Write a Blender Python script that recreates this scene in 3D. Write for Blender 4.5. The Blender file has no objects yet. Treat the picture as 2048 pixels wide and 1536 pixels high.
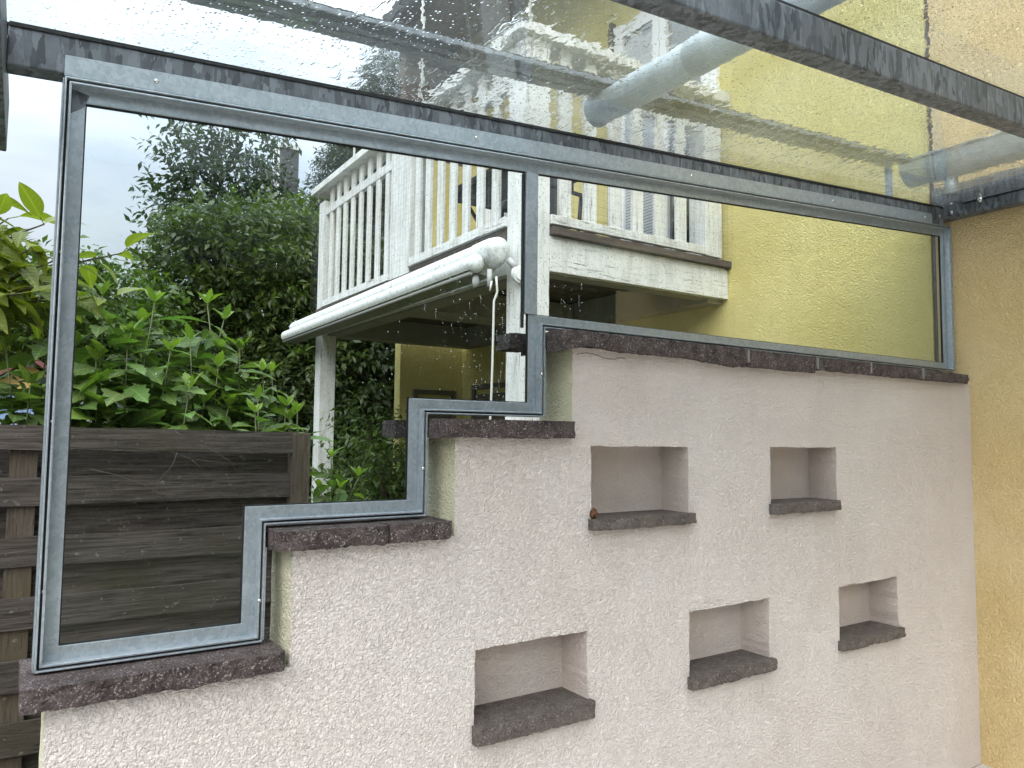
import bpy, bmesh, math, random
import numpy as np
from mathutils import Vector, Matrix, noise as mn

random.seed(7); RNG = np.random.default_rng(7)
S = bpy.context.scene
COL = S.collection
E = 1.6                       # eye height; all coordinates below are written from eye level
rad = math.radians

# ------------------------------------------------------------------ camera
cam = bpy.data.cameras.new("camera"); co = bpy.data.objects.new("camera", cam); COL.objects.link(co)
pi_, ya_, ro_ = rad(3.9), rad(33.19), rad(0.6)
fwd = Vector((math.cos(pi_)*math.sin(ya_), math.cos(pi_)*math.cos(ya_), math.sin(pi_)))
rgt = Vector((math.cos(ya_), -math.sin(ya_), 0)); up = rgt.cross(fwd)
r2 = rgt*math.cos(ro_) + up*math.sin(ro_); u2 = up*math.cos(ro_) - rgt*math.sin(ro_)
M = Matrix((r2, u2, -fwd)).transposed().to_4x4(); M.translation = (0, 0, E)
co.matrix_world = M
cam.sensor_width = 36; cam.lens = 36*1503/2048; cam.clip_start = .02; cam.clip_end = 600
S.camera = co

# ------------------------------------------------------------------ sky and sun
SUN_EL, SUN_AZ = 41, 226
w = bpy.data.worlds.new("World"); S.world = w; w.use_nodes = True
nt = w.node_tree; nt.nodes.clear()
def wn(t): return nt.nodes.new(t)
out = wn('ShaderNodeOutputWorld'); mixs = wn('ShaderNodeMixShader'); b1 = wn('ShaderNodeBackground'); b2 = wn('ShaderNodeBackground')
sky = wn('ShaderNodeTexSky'); sky.sky_type = 'NISHITA'; sky.sun_disc = False
sky.sun_elevation = rad(SUN_EL); sky.sun_rotation = rad(SUN_AZ)
b1.inputs['Strength'].default_value = .1; nt.links.new(sky.outputs[0], b1.inputs[0])
tc = wn('ShaderNodeTexCoord'); sep = wn('ShaderNodeSeparateXYZ'); nt.links.new(tc.outputs['Generated'], sep.inputs[0])
mp = wn('ShaderNodeMapping'); mp.inputs['Scale'].default_value = (1.3, 1.3, 3.2); nt.links.new(tc.outputs['Generated'], mp.inputs[0])
nz = wn('ShaderNodeTexNoise'); nz.inputs['Scale'].default_value = 2.6; nz.inputs['Detail'].default_value = 5; nz.inputs['Roughness'].default_value = .52
nt.links.new(mp.outputs[0], nz.inputs['Vector'])
cr = wn('ShaderNodeValToRGB'); cr.color_ramp.elements[0].position = .34; cr.color_ramp.elements[0].color = (.58, .69, .83, 1)
cr.color_ramp.elements[1].position = .60; cr.color_ramp.elements[1].color = (.84, .93, 1.0, 1); nt.links.new(nz.outputs['Fac'], cr.inputs[0])
mr = wn('ShaderNodeMapRange'); mr.inputs['From Min'].default_value = 0; mr.inputs['From Max'].default_value = 1   # overcast: brighter overhead
mr.inputs['To Min'].default_value = .26; mr.inputs['To Max'].default_value = 2.8
pw = wn('ShaderNodeMath'); pw.operation = 'POWER'; nt.links.new(sep.outputs['Z'], pw.inputs[0]); pw.inputs[1].default_value = 1.8; pw.use_clamp = True
nt.links.new(pw.outputs[0], mr.inputs['Value'])
nt.links.new(cr.outputs[0], b2.inputs[0]); nt.links.new(mr.outputs[0], b2.inputs['Strength'])
mixs.inputs[0].default_value = .93
nt.links.new(b1.outputs[0], mixs.inputs[1]); nt.links.new(b2.outputs[0], mixs.inputs[2]); nt.links.new(mixs.outputs[0], out.inputs[0])
sl = bpy.data.lights.new("sun", 'SUN'); sl.energy = 1.5; sl.angle = rad(55); sl.color = (1, .96, .9)
so = bpy.data.objects.new("sun", sl); COL.objects.link(so)
az = rad(SUN_AZ)
sd = Vector((math.sin(az)*math.cos(rad(SUN_EL)), math.cos(az)*math.cos(rad(SUN_EL)), math.sin(rad(SUN_EL))))
so.rotation_euler = sd.to_track_quat('Z', 'Y').to_euler()
S.view_settings.view_transform = 'Standard'; S.view_settings.look = 'None'; S.view_settings.gamma = 1
S.view_settings.exposure = 1.08; S.view_settings.use_curve_mapping = False
try:
    S.cycles.use_denoising = True; S.cycles.max_bounces = 14; S.cycles.transmission_bounces = 12
except Exception: pass

# ------------------------------------------------------------------ materials
class Nodes:
    def __init__(s, m):
        m.use_nodes = True; s.t = m.node_tree
        s.p = s.t.nodes.get('Principled BSDF'); s.o = s.t.nodes.get('Material Output')
    def __call__(s, typ, ins=None, **props):
        n = s.t.nodes.new('ShaderNode'+typ)
        for k, v in props.items(): setattr(n, k, v)
        for k, v in (ins or {}).items(): s.set(n.inputs[k], v)
        return n
    def set(s, sock, v):
        if isinstance(v, bpy.types.NodeSocket): s.t.links.new(v, sock)
        else: sock.default_value = v
    def pos(s): return s('NewGeometry').outputs['Position']
    def obj(s): return s('TexCoord').outputs['Object']
    def map(s, v, scale): return s('Mapping', {'Vector': v, 'Scale': scale}).outputs[0]
    def noise(s, v, scale, detail=2, rough=.5, dist=0):
        return s('TexNoise', {'Vector': v, 'Scale': scale, 'Detail': detail, 'Roughness': rough, 'Distortion': dist}).outputs['Fac']
    def ramp(s, f, stops):
        n = s('ValToRGB', {'Fac': f}); cr = n.color_ramp
        while len(cr.elements) < len(stops): cr.elements.new(.5)
        for e, (p, c) in zip(cr.elements, stops):
            e.position = p; e.color = (c if not isinstance(c, (int, float)) else (c, c, c)) + (1,) if not isinstance(c, (int, float)) else (c, c, c, 1)
        return n.outputs[0]
    def mix(s, f, a, b, mode='MIX'):
        n = s('Mix', data_type='RGBA', blend_type=mode)
        s.set(n.inputs[0], f); s.set(n.inputs[6], a if isinstance(a, bpy.types.NodeSocket) else tuple(a)+(1,)); s.set(n.inputs[7], b if isinstance(b, bpy.types.NodeSocket) else tuple(b)+(1,))
        return n.outputs[2]
    def math(s, op, a, b=0, c=0):
        n = s('Math', operation=op); s.set(n.inputs[0], a); s.set(n.inputs[1], b); s.set(n.inputs[2], c); return n.outputs[0]
    def bump(s, h, dist, strength=1.0):
        return s('Bump', {'Height': h, 'Distance': dist, 'Strength': strength}).outputs[0]
    def P(s, **k):
        for a, v in k.items():
            key = {'base': 'Base Color', 'rough': 'Roughness', 'metal': 'Metallic', 'normal': 'Normal', 'spec': 'Specular IOR Level', 'coat': 'Coat Weight'}[a]
            if a == 'base' and isinstance(v, tuple): v = v+(1,)
            s.set(s.p.inputs[key], v)
def mat(name):
    m = bpy.data.materials.new(name); return m, Nodes(m)

def stucco(name, c1, c2, scale, dist, stain=.0, grain_col=.1):
    m, n = mat(name); v = n.pos()
    big = n.noise(v, 1.7, 4, .6)
    col = n.mix(n.ramp(big, [(.36, 0.0), (.64, 1.0)]), tuple(x*.94 for x in c1), c2)
    a = n.noise(v, scale*.62, 3, .6, .9)
    a = n.math('SUBTRACT', 1.0, n.math('ABSOLUTE', n.math('MULTIPLY_ADD', a, 5.0, -2.5)))
    a = n.math('MAXIMUM', a, 0.0)
    vo = n('TexVoronoi', {'Vector': v, 'Scale': scale*1.25, 'Randomness': 1.0}).outputs['Distance']
    grain = n.math('SUBTRACT', 1.0, vo)
    fine = n.noise(v, scale*5, 3, .7)
    lvl = n.math('MULTIPLY_ADD', n.noise(v, 9, 3, .6), .5, .75)
    h = n.math('ADD', n.math('MULTIPLY', a, .42), n.math('MULTIPLY', grain, .50))
    h2 = n.math('MULTIPLY', n.math('ADD', h, n.math('MULTIPLY', fine, .16)), lvl)
    col = n.mix(n.math('MULTIPLY', fine, grain_col), col, tuple(x*.8 for x in c1))
    if stain:
        st = n.math('ADD', n.math('MULTIPLY', n.noise(n.map(v, (5, 5, .30)), 1.7, 5, .65), .6), n.math('MULTIPLY', n.noise(v, 2.1, 5, .65), .4))
        col = n.mix(n.math('MULTIPLY', n.ramp(st, [(.50, 0.0), (.72, 1.0)]), stain), col, tuple(x*.72 for x in c1))
    n.P(base=col, rough=1.0, normal=n.bump(h2, dist, 1.0), spec=.05)
    return m
M_pink = stucco('pale_pink_render', (.83, .735, .685), (.84, .765, .72), 105, .0125, .28)
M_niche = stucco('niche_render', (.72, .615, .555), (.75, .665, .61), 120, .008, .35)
M_yellow = stucco('yellow_render', (.85, .735, .295), (.87, .765, .34), 90, .0165, .30, .12)
M_orange = stucco('orange_render', (.82, .61, .30), (.84, .655, .36), 90, .014, .25, .12)
M_yellow_f = stucco('yellow_render_fine', (.90, .85, .60), (.91, .87, .66), 105, .014, .1, .14)

def galvanised(name, dark, light, scale=38, rough=.42, metal=.75, stretch=(1, 1, .55), rust=.35, bmp=.0003):
    m, n = mat(name); v = n.map(n.pos(), stretch)
    w_ = n('VectorMath', operation='ADD'); n.set(w_.inputs[0], v)
    nv = n('TexNoise', {'Vector': v, 'Scale': scale*.7, 'Detail': 3}).outputs['Color']
    sc_ = n('VectorMath', operation='SCALE'); n.set(sc_.inputs[0], nv); sc_.inputs['Scale'].default_value = .035
    n.set(w_.inputs[1], sc_.outputs[0])
    vo = n('TexVoronoi', {'Vector': w_.outputs[0], 'Scale': scale, 'Randomness': 1}).outputs['Color']
    s_ = n('SeparateColor', {'Color': vo})
    f = n.math('ADD', n.math('MULTIPLY', s_.outputs[0], .6), n.math('MULTIPLY', n.noise(n.pos(), 7, 4, .6), .5))
    col = n.mix(n.ramp(f, [(.25, 0.0), (.85, 1.0)]), dark, light)
    wh = n.noise(n.map(n.pos(), (1, 1, .3)), 60, 3, .7)
    col = n.mix(n.math('MULTIPLY', n.ramp(wh, [(.58, 0.0), (.72, 1.0)]), rust), col, tuple(min(1, x*1.35+.04) for x in light))
    rg = n.math('ADD', rough-.04, n.math('MULTIPLY', s_.outputs[1], .08))
    n.P(base=col, rough=rg, metal=metal, normal=n.bump(n.noise(n.pos(), 420, 2), bmp, .6))
    return m
M_beam = galvanised('galvanised_beam', (.052, .060, .070), (.20, .22, .245), 66, .44, .25, (1, 1, .28))
M_frame = galvanised('galvanised_frame', (.335, .38, .415), (.45, .495, .53), 95, .32, .5, (1, 1, .8), .04, .00008)
M_zinc = galvanised('zinc_pipe', (.36, .41, .44), (.47, .52, .54), 40, .42, .3)
M_chan = galvanised('dull_channel_metal', (.12, .135, .15), (.22, .24, .26), 40, .5, .2)
M_screw, n = mat('screw_steel'); n.P(base=(.62, .62, .60), rough=.25, metal=1.0)
M_rubber, n = mat('black_rubber'); n.P(base=(.012, .013, .014), rough=.6, normal=n.bump(n.noise(n.pos(), 200), .0006))
M_rubber2, n = mat('edge_sealant'); n.P(base=(.09, .095, .085), rough=.6, normal=n.bump(n.noise(n.pos(), 200), .0006))

def stone_mat(name, c1, c2, speck):
    m, n = mat(name); v = n.pos()
    col = n.mix(n.ramp(n.noise(v, 26, 5, .65), [(.3, 0.0), (.7, 1.0)]), c1, c2)
    sp = n.math('MULTIPLY', n.ramp(n.noise(v, 185, 3, .65), [(.56, 0.0), (.63, 1.0)]), n.ramp(n.noise(v, 45, 2), [(.36, .15), (.58, 1.0)]))
    col = n.mix(n.math('MULTIPLY', sp, .8), col, speck)
    blk = n.ramp(n.noise(v, 190, 2, .6), [(.34, 1.0), (.46, 0.0)])
    col = n.mix(n.math('MULTIPLY', blk, .7), col, tuple(x*.35 for x in c1))
    h = n.math('ADD', n.math('MULTIPLY', n.noise(v, 130, 6, .75), 1), n.math('MULTIPLY', n.noise(v, 420, 3, .7), .4))
    n.P(base=col, rough=.85, normal=n.bump(h, .008, 1.0), spec=.18)
    return m
M_stone = stone_mat('porphyry', (.046, .034, .033), (.15, .118, .113), (.50, .455, .44))
M_ledge = stone_mat('slate_ledge', (.105, .087, .077), (.20, .17, .15), (.42, .38, .35))
M_mortar, n = mat('mortar'); n.P(base=(.25, .23, .21), rough=.95, normal=n.bump(n.noise(n.pos(), 180, 3), .003))

def old_wood(name, c1, c2, green, axis):
    m, n = mat(name); sc = [26, 26, 26]; sc[axis] = 1.3
    rnd = n('ObjectInfo').outputs['Random']
    off = n('VectorMath', operation='ADD'); n.set(off.inputs[0], n.pos()); cmb = n('CombineXYZ', {'X': n.math('MULTIPLY', rnd, 37), 'Y': n.math('MULTIPLY', rnd, 11), 'Z': n.math('MULTIPLY', rnd, 23)}); n.set(off.inputs[1], cmb.outputs[0])
    v = off.outputs[0]
    gr = n.noise(n.map(v, tuple(sc)), 3.2, 6, .68, .3)
    col = n.mix(n.ramp(gr, [(.32, 0.0), (.68, 1.0)]), c1, c2)
    big = n.noise(v, 2.3, 4, .6)
    col = n.mix(n.math('MULTIPLY', n.ramp(big, [(.48, 0.0), (.68, 1.0)]), .7), col, green)
    col = n.mix(n.math('MULTIPLY', n.ramp(rnd, [(0, 0.0), (1, 1.0)]), .35), col, tuple(x*.6 for x in c1))
    lich = n.ramp(n.noise(v, 34, 4, .75), [(.63, 0.0), (.68, 1.0)])
    col = n.mix(n.math('MULTIPLY', lich, .4), col, (.26, .26, .23))
    cr_ = n.ramp(n.noise(n.map(v, tuple(sc)), 9, 3, .6), [(.30, 1.0), (.37, 0.0)])
    col = n.mix(n.math('MULTIPLY', cr_, .8), col, (.012, .01, .009))
    n.P(base=col, rough=.88, normal=n.bump(n.math('SUBTRACT', gr, n.math('MULTIPLY', cr_, .6)), .006, .8), spec=.25)
    return m
M_fence = old_wood('weathered_fence_wood', (.022, .017, .015), (.135, .114, .10), (.048, .041, .024), 0)
M_fence_v = old_wood('weathered_fence_wood_upright', (.045, .035, .026), (.14, .115, .09), (.085, .07, .038), 2)
M_shed = old_wood('dark_shed_wood', (.012, .010, .009), (.040, .034, .030), (.022, .022, .016), 0)

def white_paint(name, axis, dirt=.9):
    m, n = mat(name); v = n.pos(); sc = [30, 30, 30]; sc[axis] = 2.2
    base = n.mix(n.ramp(n.noise(v, 3.5, 4, .65), [(.35, 0.0), (.7, 1.0)]), (.74, .75, .735), (.64, .65, .625))
    cr_ = n.ramp(n.noise(n.map(v, tuple(sc)), 2.2, 5, .72, .4), [(.37, 1.0), (.43, 0.0)])
    reg = n.ramp(n.noise(v, 2.8, 2), [(.42, 0.0), (.60, 1.0)])
    base = n.mix(n.math('MULTIPLY', n.math('MULTIPLY', cr_, reg), dirt), base, (.15, .13, .11))
    dots = n.ramp(n.noise(v, 95, 2, .6), [(.62, 0.0), (.68, 1.0)])
    base = n.mix(n.math('MULTIPLY', dots, dirt*.9), base, (.10, .095, .08))
    grime = n.ramp(n.noise(n.map(v, (6, 6, .9)), 2.4, 5, .7), [(.46, 0.0), (.74, 1.0)])
    base = n.mix(n.math('MULTIPLY', grime, dirt*.7), base, (.36, .36, .31))
    n.P(base=base, rough=.62, normal=n.bump(n.math('MULTIPLY', n.math('SUBTRACT', n.noise(n.map(v, tuple(sc)), 3, 4), cr_), 1), .0025, .7), spec=.35)
    return m
M_white_v = white_paint('peeling_white_paint_upright', 2)
M_white_x = white_paint('peeling_white_paint_across', 0)
M_white_y = white_paint('peeling_white_paint_along', 1, 1.05)
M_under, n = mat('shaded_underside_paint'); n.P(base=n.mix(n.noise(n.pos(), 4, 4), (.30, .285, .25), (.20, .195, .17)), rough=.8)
M_deck, n = mat('dark_deck_wood'); gr = n.noise(n.map(n.pos(), (3, 40, 40)), 2.5, 5, .65); n.P(base=n.mix(n.ramp(gr, [(.3, 0.0), (.7, 1.0)]), (.045, .034, .028), (.12, .095, .078)), rough=.8, normal=n.bump(gr, .003))
M_plastic, n = mat('white_window_plastic'); n.P(base=(.80, .81, .82), rough=.35)
M_awn, n = mat('dirty_white_coating')
v = n.pos()
col = n.mix(n.ramp(n.noise(n.map(v, (1, .8, 1)), 34, 6, .75), [(.50, 0.0), (.74, 1.0)]), (.72, .74, .73), (.28, .30, .24))
col = n.mix(n.math('MULTIPLY', n.ramp(n.noise(v, 120, 2), [(.66, 0.0), (.72, 1.0)]), .7), col, (.2, .2, .17))
n.P(base=col, rough=.5, spec=.3)
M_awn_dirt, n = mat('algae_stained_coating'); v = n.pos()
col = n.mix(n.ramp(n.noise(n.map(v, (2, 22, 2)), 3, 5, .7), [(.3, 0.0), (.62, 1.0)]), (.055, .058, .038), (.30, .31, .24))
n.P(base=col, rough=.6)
M_grey_pl, n = mat('grey_plastic'); n.P(base=(.42, .43, .42), rough=.5)
M_rod, n = mat('crank_rod_paint'); n.P(base=(.58, .58, .54), rough=.4)
M_dark, n = mat('dark_furniture'); n.P(base=n.mix(n.noise(n.pos(), 20, 3), (.018, .016, .015), (.045, .038, .034)), rough=.6)
M_blackmetal, n = mat('black_metal_tube'); n.P(base=(.02, .02, .021), rough=.4, metal=.3)
M_joint, n = mat('dark_joint'); n.P(base=n.mix(n.noise(n.pos(), 12, 3), (.05, .035, .028), (.11, .07, .05)), rough=.8)
M_soffit, n = mat('brown_soffit_boards'); v = n.pos(); gr = n.noise(n.map(v, (22, 1.5, 22)), 3, 4); n.P(base=n.mix(n.ramp(gr, [(.3, 0.0), (.7, 1.0)]), (.085, .060, .040), (.16, .12, .085)), rough=.7)
M_tile, n = mat('dark_roof_tile'); n.P(base=n.mix(n.noise(n.pos(), 9, 4), (.022, .021, .022), (.055, .05, .05)), rough=.7)
M_slate, n = mat('slate_cladding'); v = n.pos(); n.P(base=n.mix(n.noise(v, 3, 5, .7), (.030, .029, .034), (.075, .072, .078)), rough=.6)
M_light_cap, n = mat('pale_concrete_cap'); n.P(base=(.55, .56, .56), rough=.7)
M_dish, n = mat('grey_dish'); n.P(base=(.17, .165, .185), rough=.5)
M_shutter, n = mat('roller_shutter'); n.P(base=n.mix(n.noise(n.pos(), 6, 3), (.11, .10, .085), (.17, .155, .13)), rough=.6)
M_blind, n = mat('blind_slat'); n.P(base=(.62, .65, .70), rough=.45)
M_room, n = mat('dark_room'); n.P(base=(.03, .032, .036), rough=.9)
M_blue, n = mat('blue_boards'); n.P(base=n.mix(n.noise(n.map(n.pos(), (12, 12, 1)), 4, 4), (.17, .26, .46), (.28, .37, .56)), rough=.6)
M_red, n = mat('red_roof_paint'); n.P(base=n.mix(n.noise(n.pos(), 9, 4), (.11, .035, .03), (.19, .07, .06)), rough=.6)
M_ylw, n = mat('yellow_paint'); n.P(base=(.72, .50, .16), rough=.6)
M_rust, n = mat('rusty_iron'); v = n.pos(); n.P(base=n.mix(n.ramp(n.noise(v, 140, 4, .7), [(.40, 0.0), (.62, 1.0)]), (.035, .02, .015), (.24, .095, .035)), rough=.85, normal=n.bump(n.noise(v, 260, 3), .003))
M_soil, n = mat('garden_soil'); v = n.pos(); n.P(base=n.mix(n.ramp(n.noise(v, 1.6, 6, .7), [(.35, 0.0), (.65, 1.0)]), (.045, .05, .022), (.11, .10, .055)), rough=.95, normal=n.bump(n.noise(v, 30, 5, .7), .04))
M_patio, n = mat('pale_patio_slabs'); v = n.pos(); n.P(base=n.mix(n.noise(v, 5, 5, .65), (.44, .42, .39), (.56, .53, .49)), rough=.8, normal=n.bump(n.noise(v, 80, 4), .003))
M_net, n = mat('bird_net_thread'); n.P(base=(.22, .225, .23), rough=.7)

# window glass of the far doors: dark reflecting pane
M_doorglass, n = mat('door_glass'); n.P(base=(.025, .03, .035), rough=.03, spec=1.0)
n.set(n.p.inputs['Coat Weight'], 1.0); n.set(n.p.inputs['Coat Roughness'], .02); n.set(n.p.inputs['Coat IOR'], 2.0)

def glass(name, wet=0, col=(.97, .99, .985)):
    m, n = mat(name); n.t.nodes.remove(n.p)
    g = n('BsdfGlass', {'Color': col+(1,), 'Roughness': 0.0, 'IOR': 1.45})
    if wet:
        v = n.pos()
        rip = n.noise(n.map(v, (1, .75, 1)), 15, 1.5, .5, .5)
        rip2 = n.noise(n.map(v, (1, .6, 1)), 44, 1, .5, .3)
        edge = n('SeparateXYZ', {'Vector': v}).outputs['Y']
        near = n.ramp(n.math('MULTIPLY_ADD', edge, 1.0, -1.15), [(.0, .25), (.45, .5), (.85, 1.5)])
        vo = n('TexVoronoi', {'Vector': v, 'Scale': 105}); d = vo.outputs['Distance']
        keep = n.math('GREATER_THAN', n('SeparateColor', {'Color': vo.outputs['Color']}).outputs[0], .72)
        drop = n.math('MULTIPLY', n.ramp(d, [(.0, 1.0), (.12, .86), (.24, .5), (.34, 0.0)]), keep)
        run = n.ramp(n.noise(n.map(v, (1, .35, 1)), 46, 2, .5), [(.60, 0.0), (.68, 1.0)])
        h = n.math('ADD', n.math('MULTIPLY', rip, .00038), n.math('MULTIPLY', n.math('MULTIPLY', rip2, .00016), near))
        h = n.math('ADD', h, n.math('MULTIPLY', n.math('MULTIPLY', drop, n.ramp(n.noise(v, 4, 3), [(.36, .1), (.60, 1.0)])), .0009))
        h = n.math('ADD', h, n.math('MULTIPLY', n.math('MULTIPLY', run, near), .00022))
        n.set(g.inputs['Normal'], n.bump(h, 1.0, 1.0))
    res = g.outputs[0]
    if wet:      # water film, plus a pale veil of sky reflection mixed into the glass
        tr = n('BsdfTranslucent', {'Color': (.85, .9, .92, 1)}); mx = n('MixShader', {'Fac': n.math('MULTIPLY', n.ramp(n.noise(n.pos(), 3, 4, .6), [(.3, .5), (.7, 1.0)]), .045)})
        n.t.links.new(res, mx.inputs[1]); n.t.links.new(tr.outputs[0], mx.inputs[2]); res = mx.outputs[0]
    n.t.links.new(res, n.o.inputs['Surface'])
    return m
M_glass = glass('clear_glass'); M_wet = glass('rain_wet_glass', 1); M_drop = glass('water_drop')
M_edge = M_rubber2

def leaf_mat(name, c_dark, c_light, by='island', trans=.35, rough=.42, tint=True):
    m, n = mat(name)
    rnd = n('NewGeometry').outputs['Random Per Island'] if by == 'island' else n('ObjectInfo').outputs['Random']
    col = n.mix(rnd, c_dark, c_light)
    if by == 'object':
        oc = n('ObjectInfo').outputs['Color']; col = n.mix(1.0, col, oc, 'MULTIPLY')
        x = n('SeparateXYZ', {'Vector': n.obj()})
        rib = n.ramp(n.math('ABSOLUTE', x.outputs['X']), [(.012, 1.0), (.03, 0.0)])
        vein = n.ramp(n.math('PINGPONG', n.math('SUBTRACT', n.math('MULTIPLY', x.outputs['Y'], 1), n.math('MULTIPLY', n.math('ABSOLUTE', x.outputs['X']), .8)), .06), [(.0, 1.0), (.10, 0.0)])
        col = n.mix(n.math('MULTIPLY', n.math('MAXIMUM', rib, n.math('MULTIPLY', vein, .35)), .45), col, tuple(min(1, c*1.7+.02) for c in c_light))
        n.P(normal=n.bump(n.math('MULTIPLY', n.math('PINGPONG', n.math('SUBTRACT', x.outputs['Y'], n.math('MULTIPLY', n.math('ABSOLUTE', x.outputs['X']), .8)), .06), 1.0), .06, .6))
    else:
        big = n.noise(n.pos(), 1.1, 3)
        col = n.mix(n.ramp(big, [(.38, 0.0), (.66, 1.0)]), col, n.mix(.5, col, c_light))
    n.P(base=col, rough=rough, spec=.45)
    tr = n('BsdfTranslucent', {'Color': n.mix(1.0, col, (1.25, 1.45, .55), 'MULTIPLY')})
    ms = n('MixShader', {'Fac': trans}); n.t.links.new(n.p.outputs[0], ms.inputs[1]); n.t.links.new(tr.outputs[0], ms.inputs[2])
    n.t.links.new(ms.outputs[0], n.o.inputs['Surface'])
    return m
M_leafA = leaf_mat('fresh_shrub_leaf', (.068, .125, .028), (.13, .20, .046), 'object')
M_leafB = leaf_mat('magnolia_leaf', (.10, .14, .020), (.18, .21, .028), 'object')
M_crown1 = leaf_mat('tree_leaf_mid', (.026, .050, .015), (.10, .138, .036))
M_crown2 = leaf_mat('tree_leaf_blueish', (.018, .036, .018), (.05, .075, .034))
M_crown3 = leaf_mat('conifer_needle', (.016, .03, .014), (.06, .08, .028), trans=.15)
M_crown4 = leaf_mat('climber_leaf', (.022, .042, .015), (.065, .09, .03))
M_fern = leaf_mat('ferny_leaf', (.035, .07, .018), (.085, .13, .03))
M_hedge = leaf_mat('left_tree_leaf', (.035, .075, .018), (.10, .155, .03))
M_stem, n = mat('green_stem'); n.P(base=(.085, .10, .035), rough=.6)
M_bark, n = mat('bark'); v = n.pos(); n.P(base=n.mix(n.noise(n.map(v, (20, 20, 3)), 3, 5), (.035, .026, .020), (.10, .08, .06)), rough=.9, normal=n.bump(n.noise(n.map(v, (20, 20, 4)), 4, 4), .01))
M_vine, n = mat('dry_vine'); n.P(base=(.075, .058, .046), rough=.8)

# ------------------------------------------------------------------ object helpers
ORG = {}
def props(o, label=None, cat=None, group=None, kind=None):
    if label: o['label'] = label
    if cat: o['category'] = cat
    if group: o['group'] = group
    if kind: o['kind'] = kind
    return o
def thing(name, loc, label, cat, group=None):
    o = bpy.data.objects.new(name, None); COL.objects.link(o)
    o.location = (loc[0], loc[1], loc[2]+E); o.empty_display_size = .1
    ORG[o] = Vector(loc); props(o, label, cat, group); return o
def link(name, me, parent=None):
    o = bpy.data.objects.new(name, me); COL.objects.link(o)
    if parent: o.parent = parent; ORG[o] = ORG[parent]
    else: ORG[o] = Vector((0, 0, 0))
    return o

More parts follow.
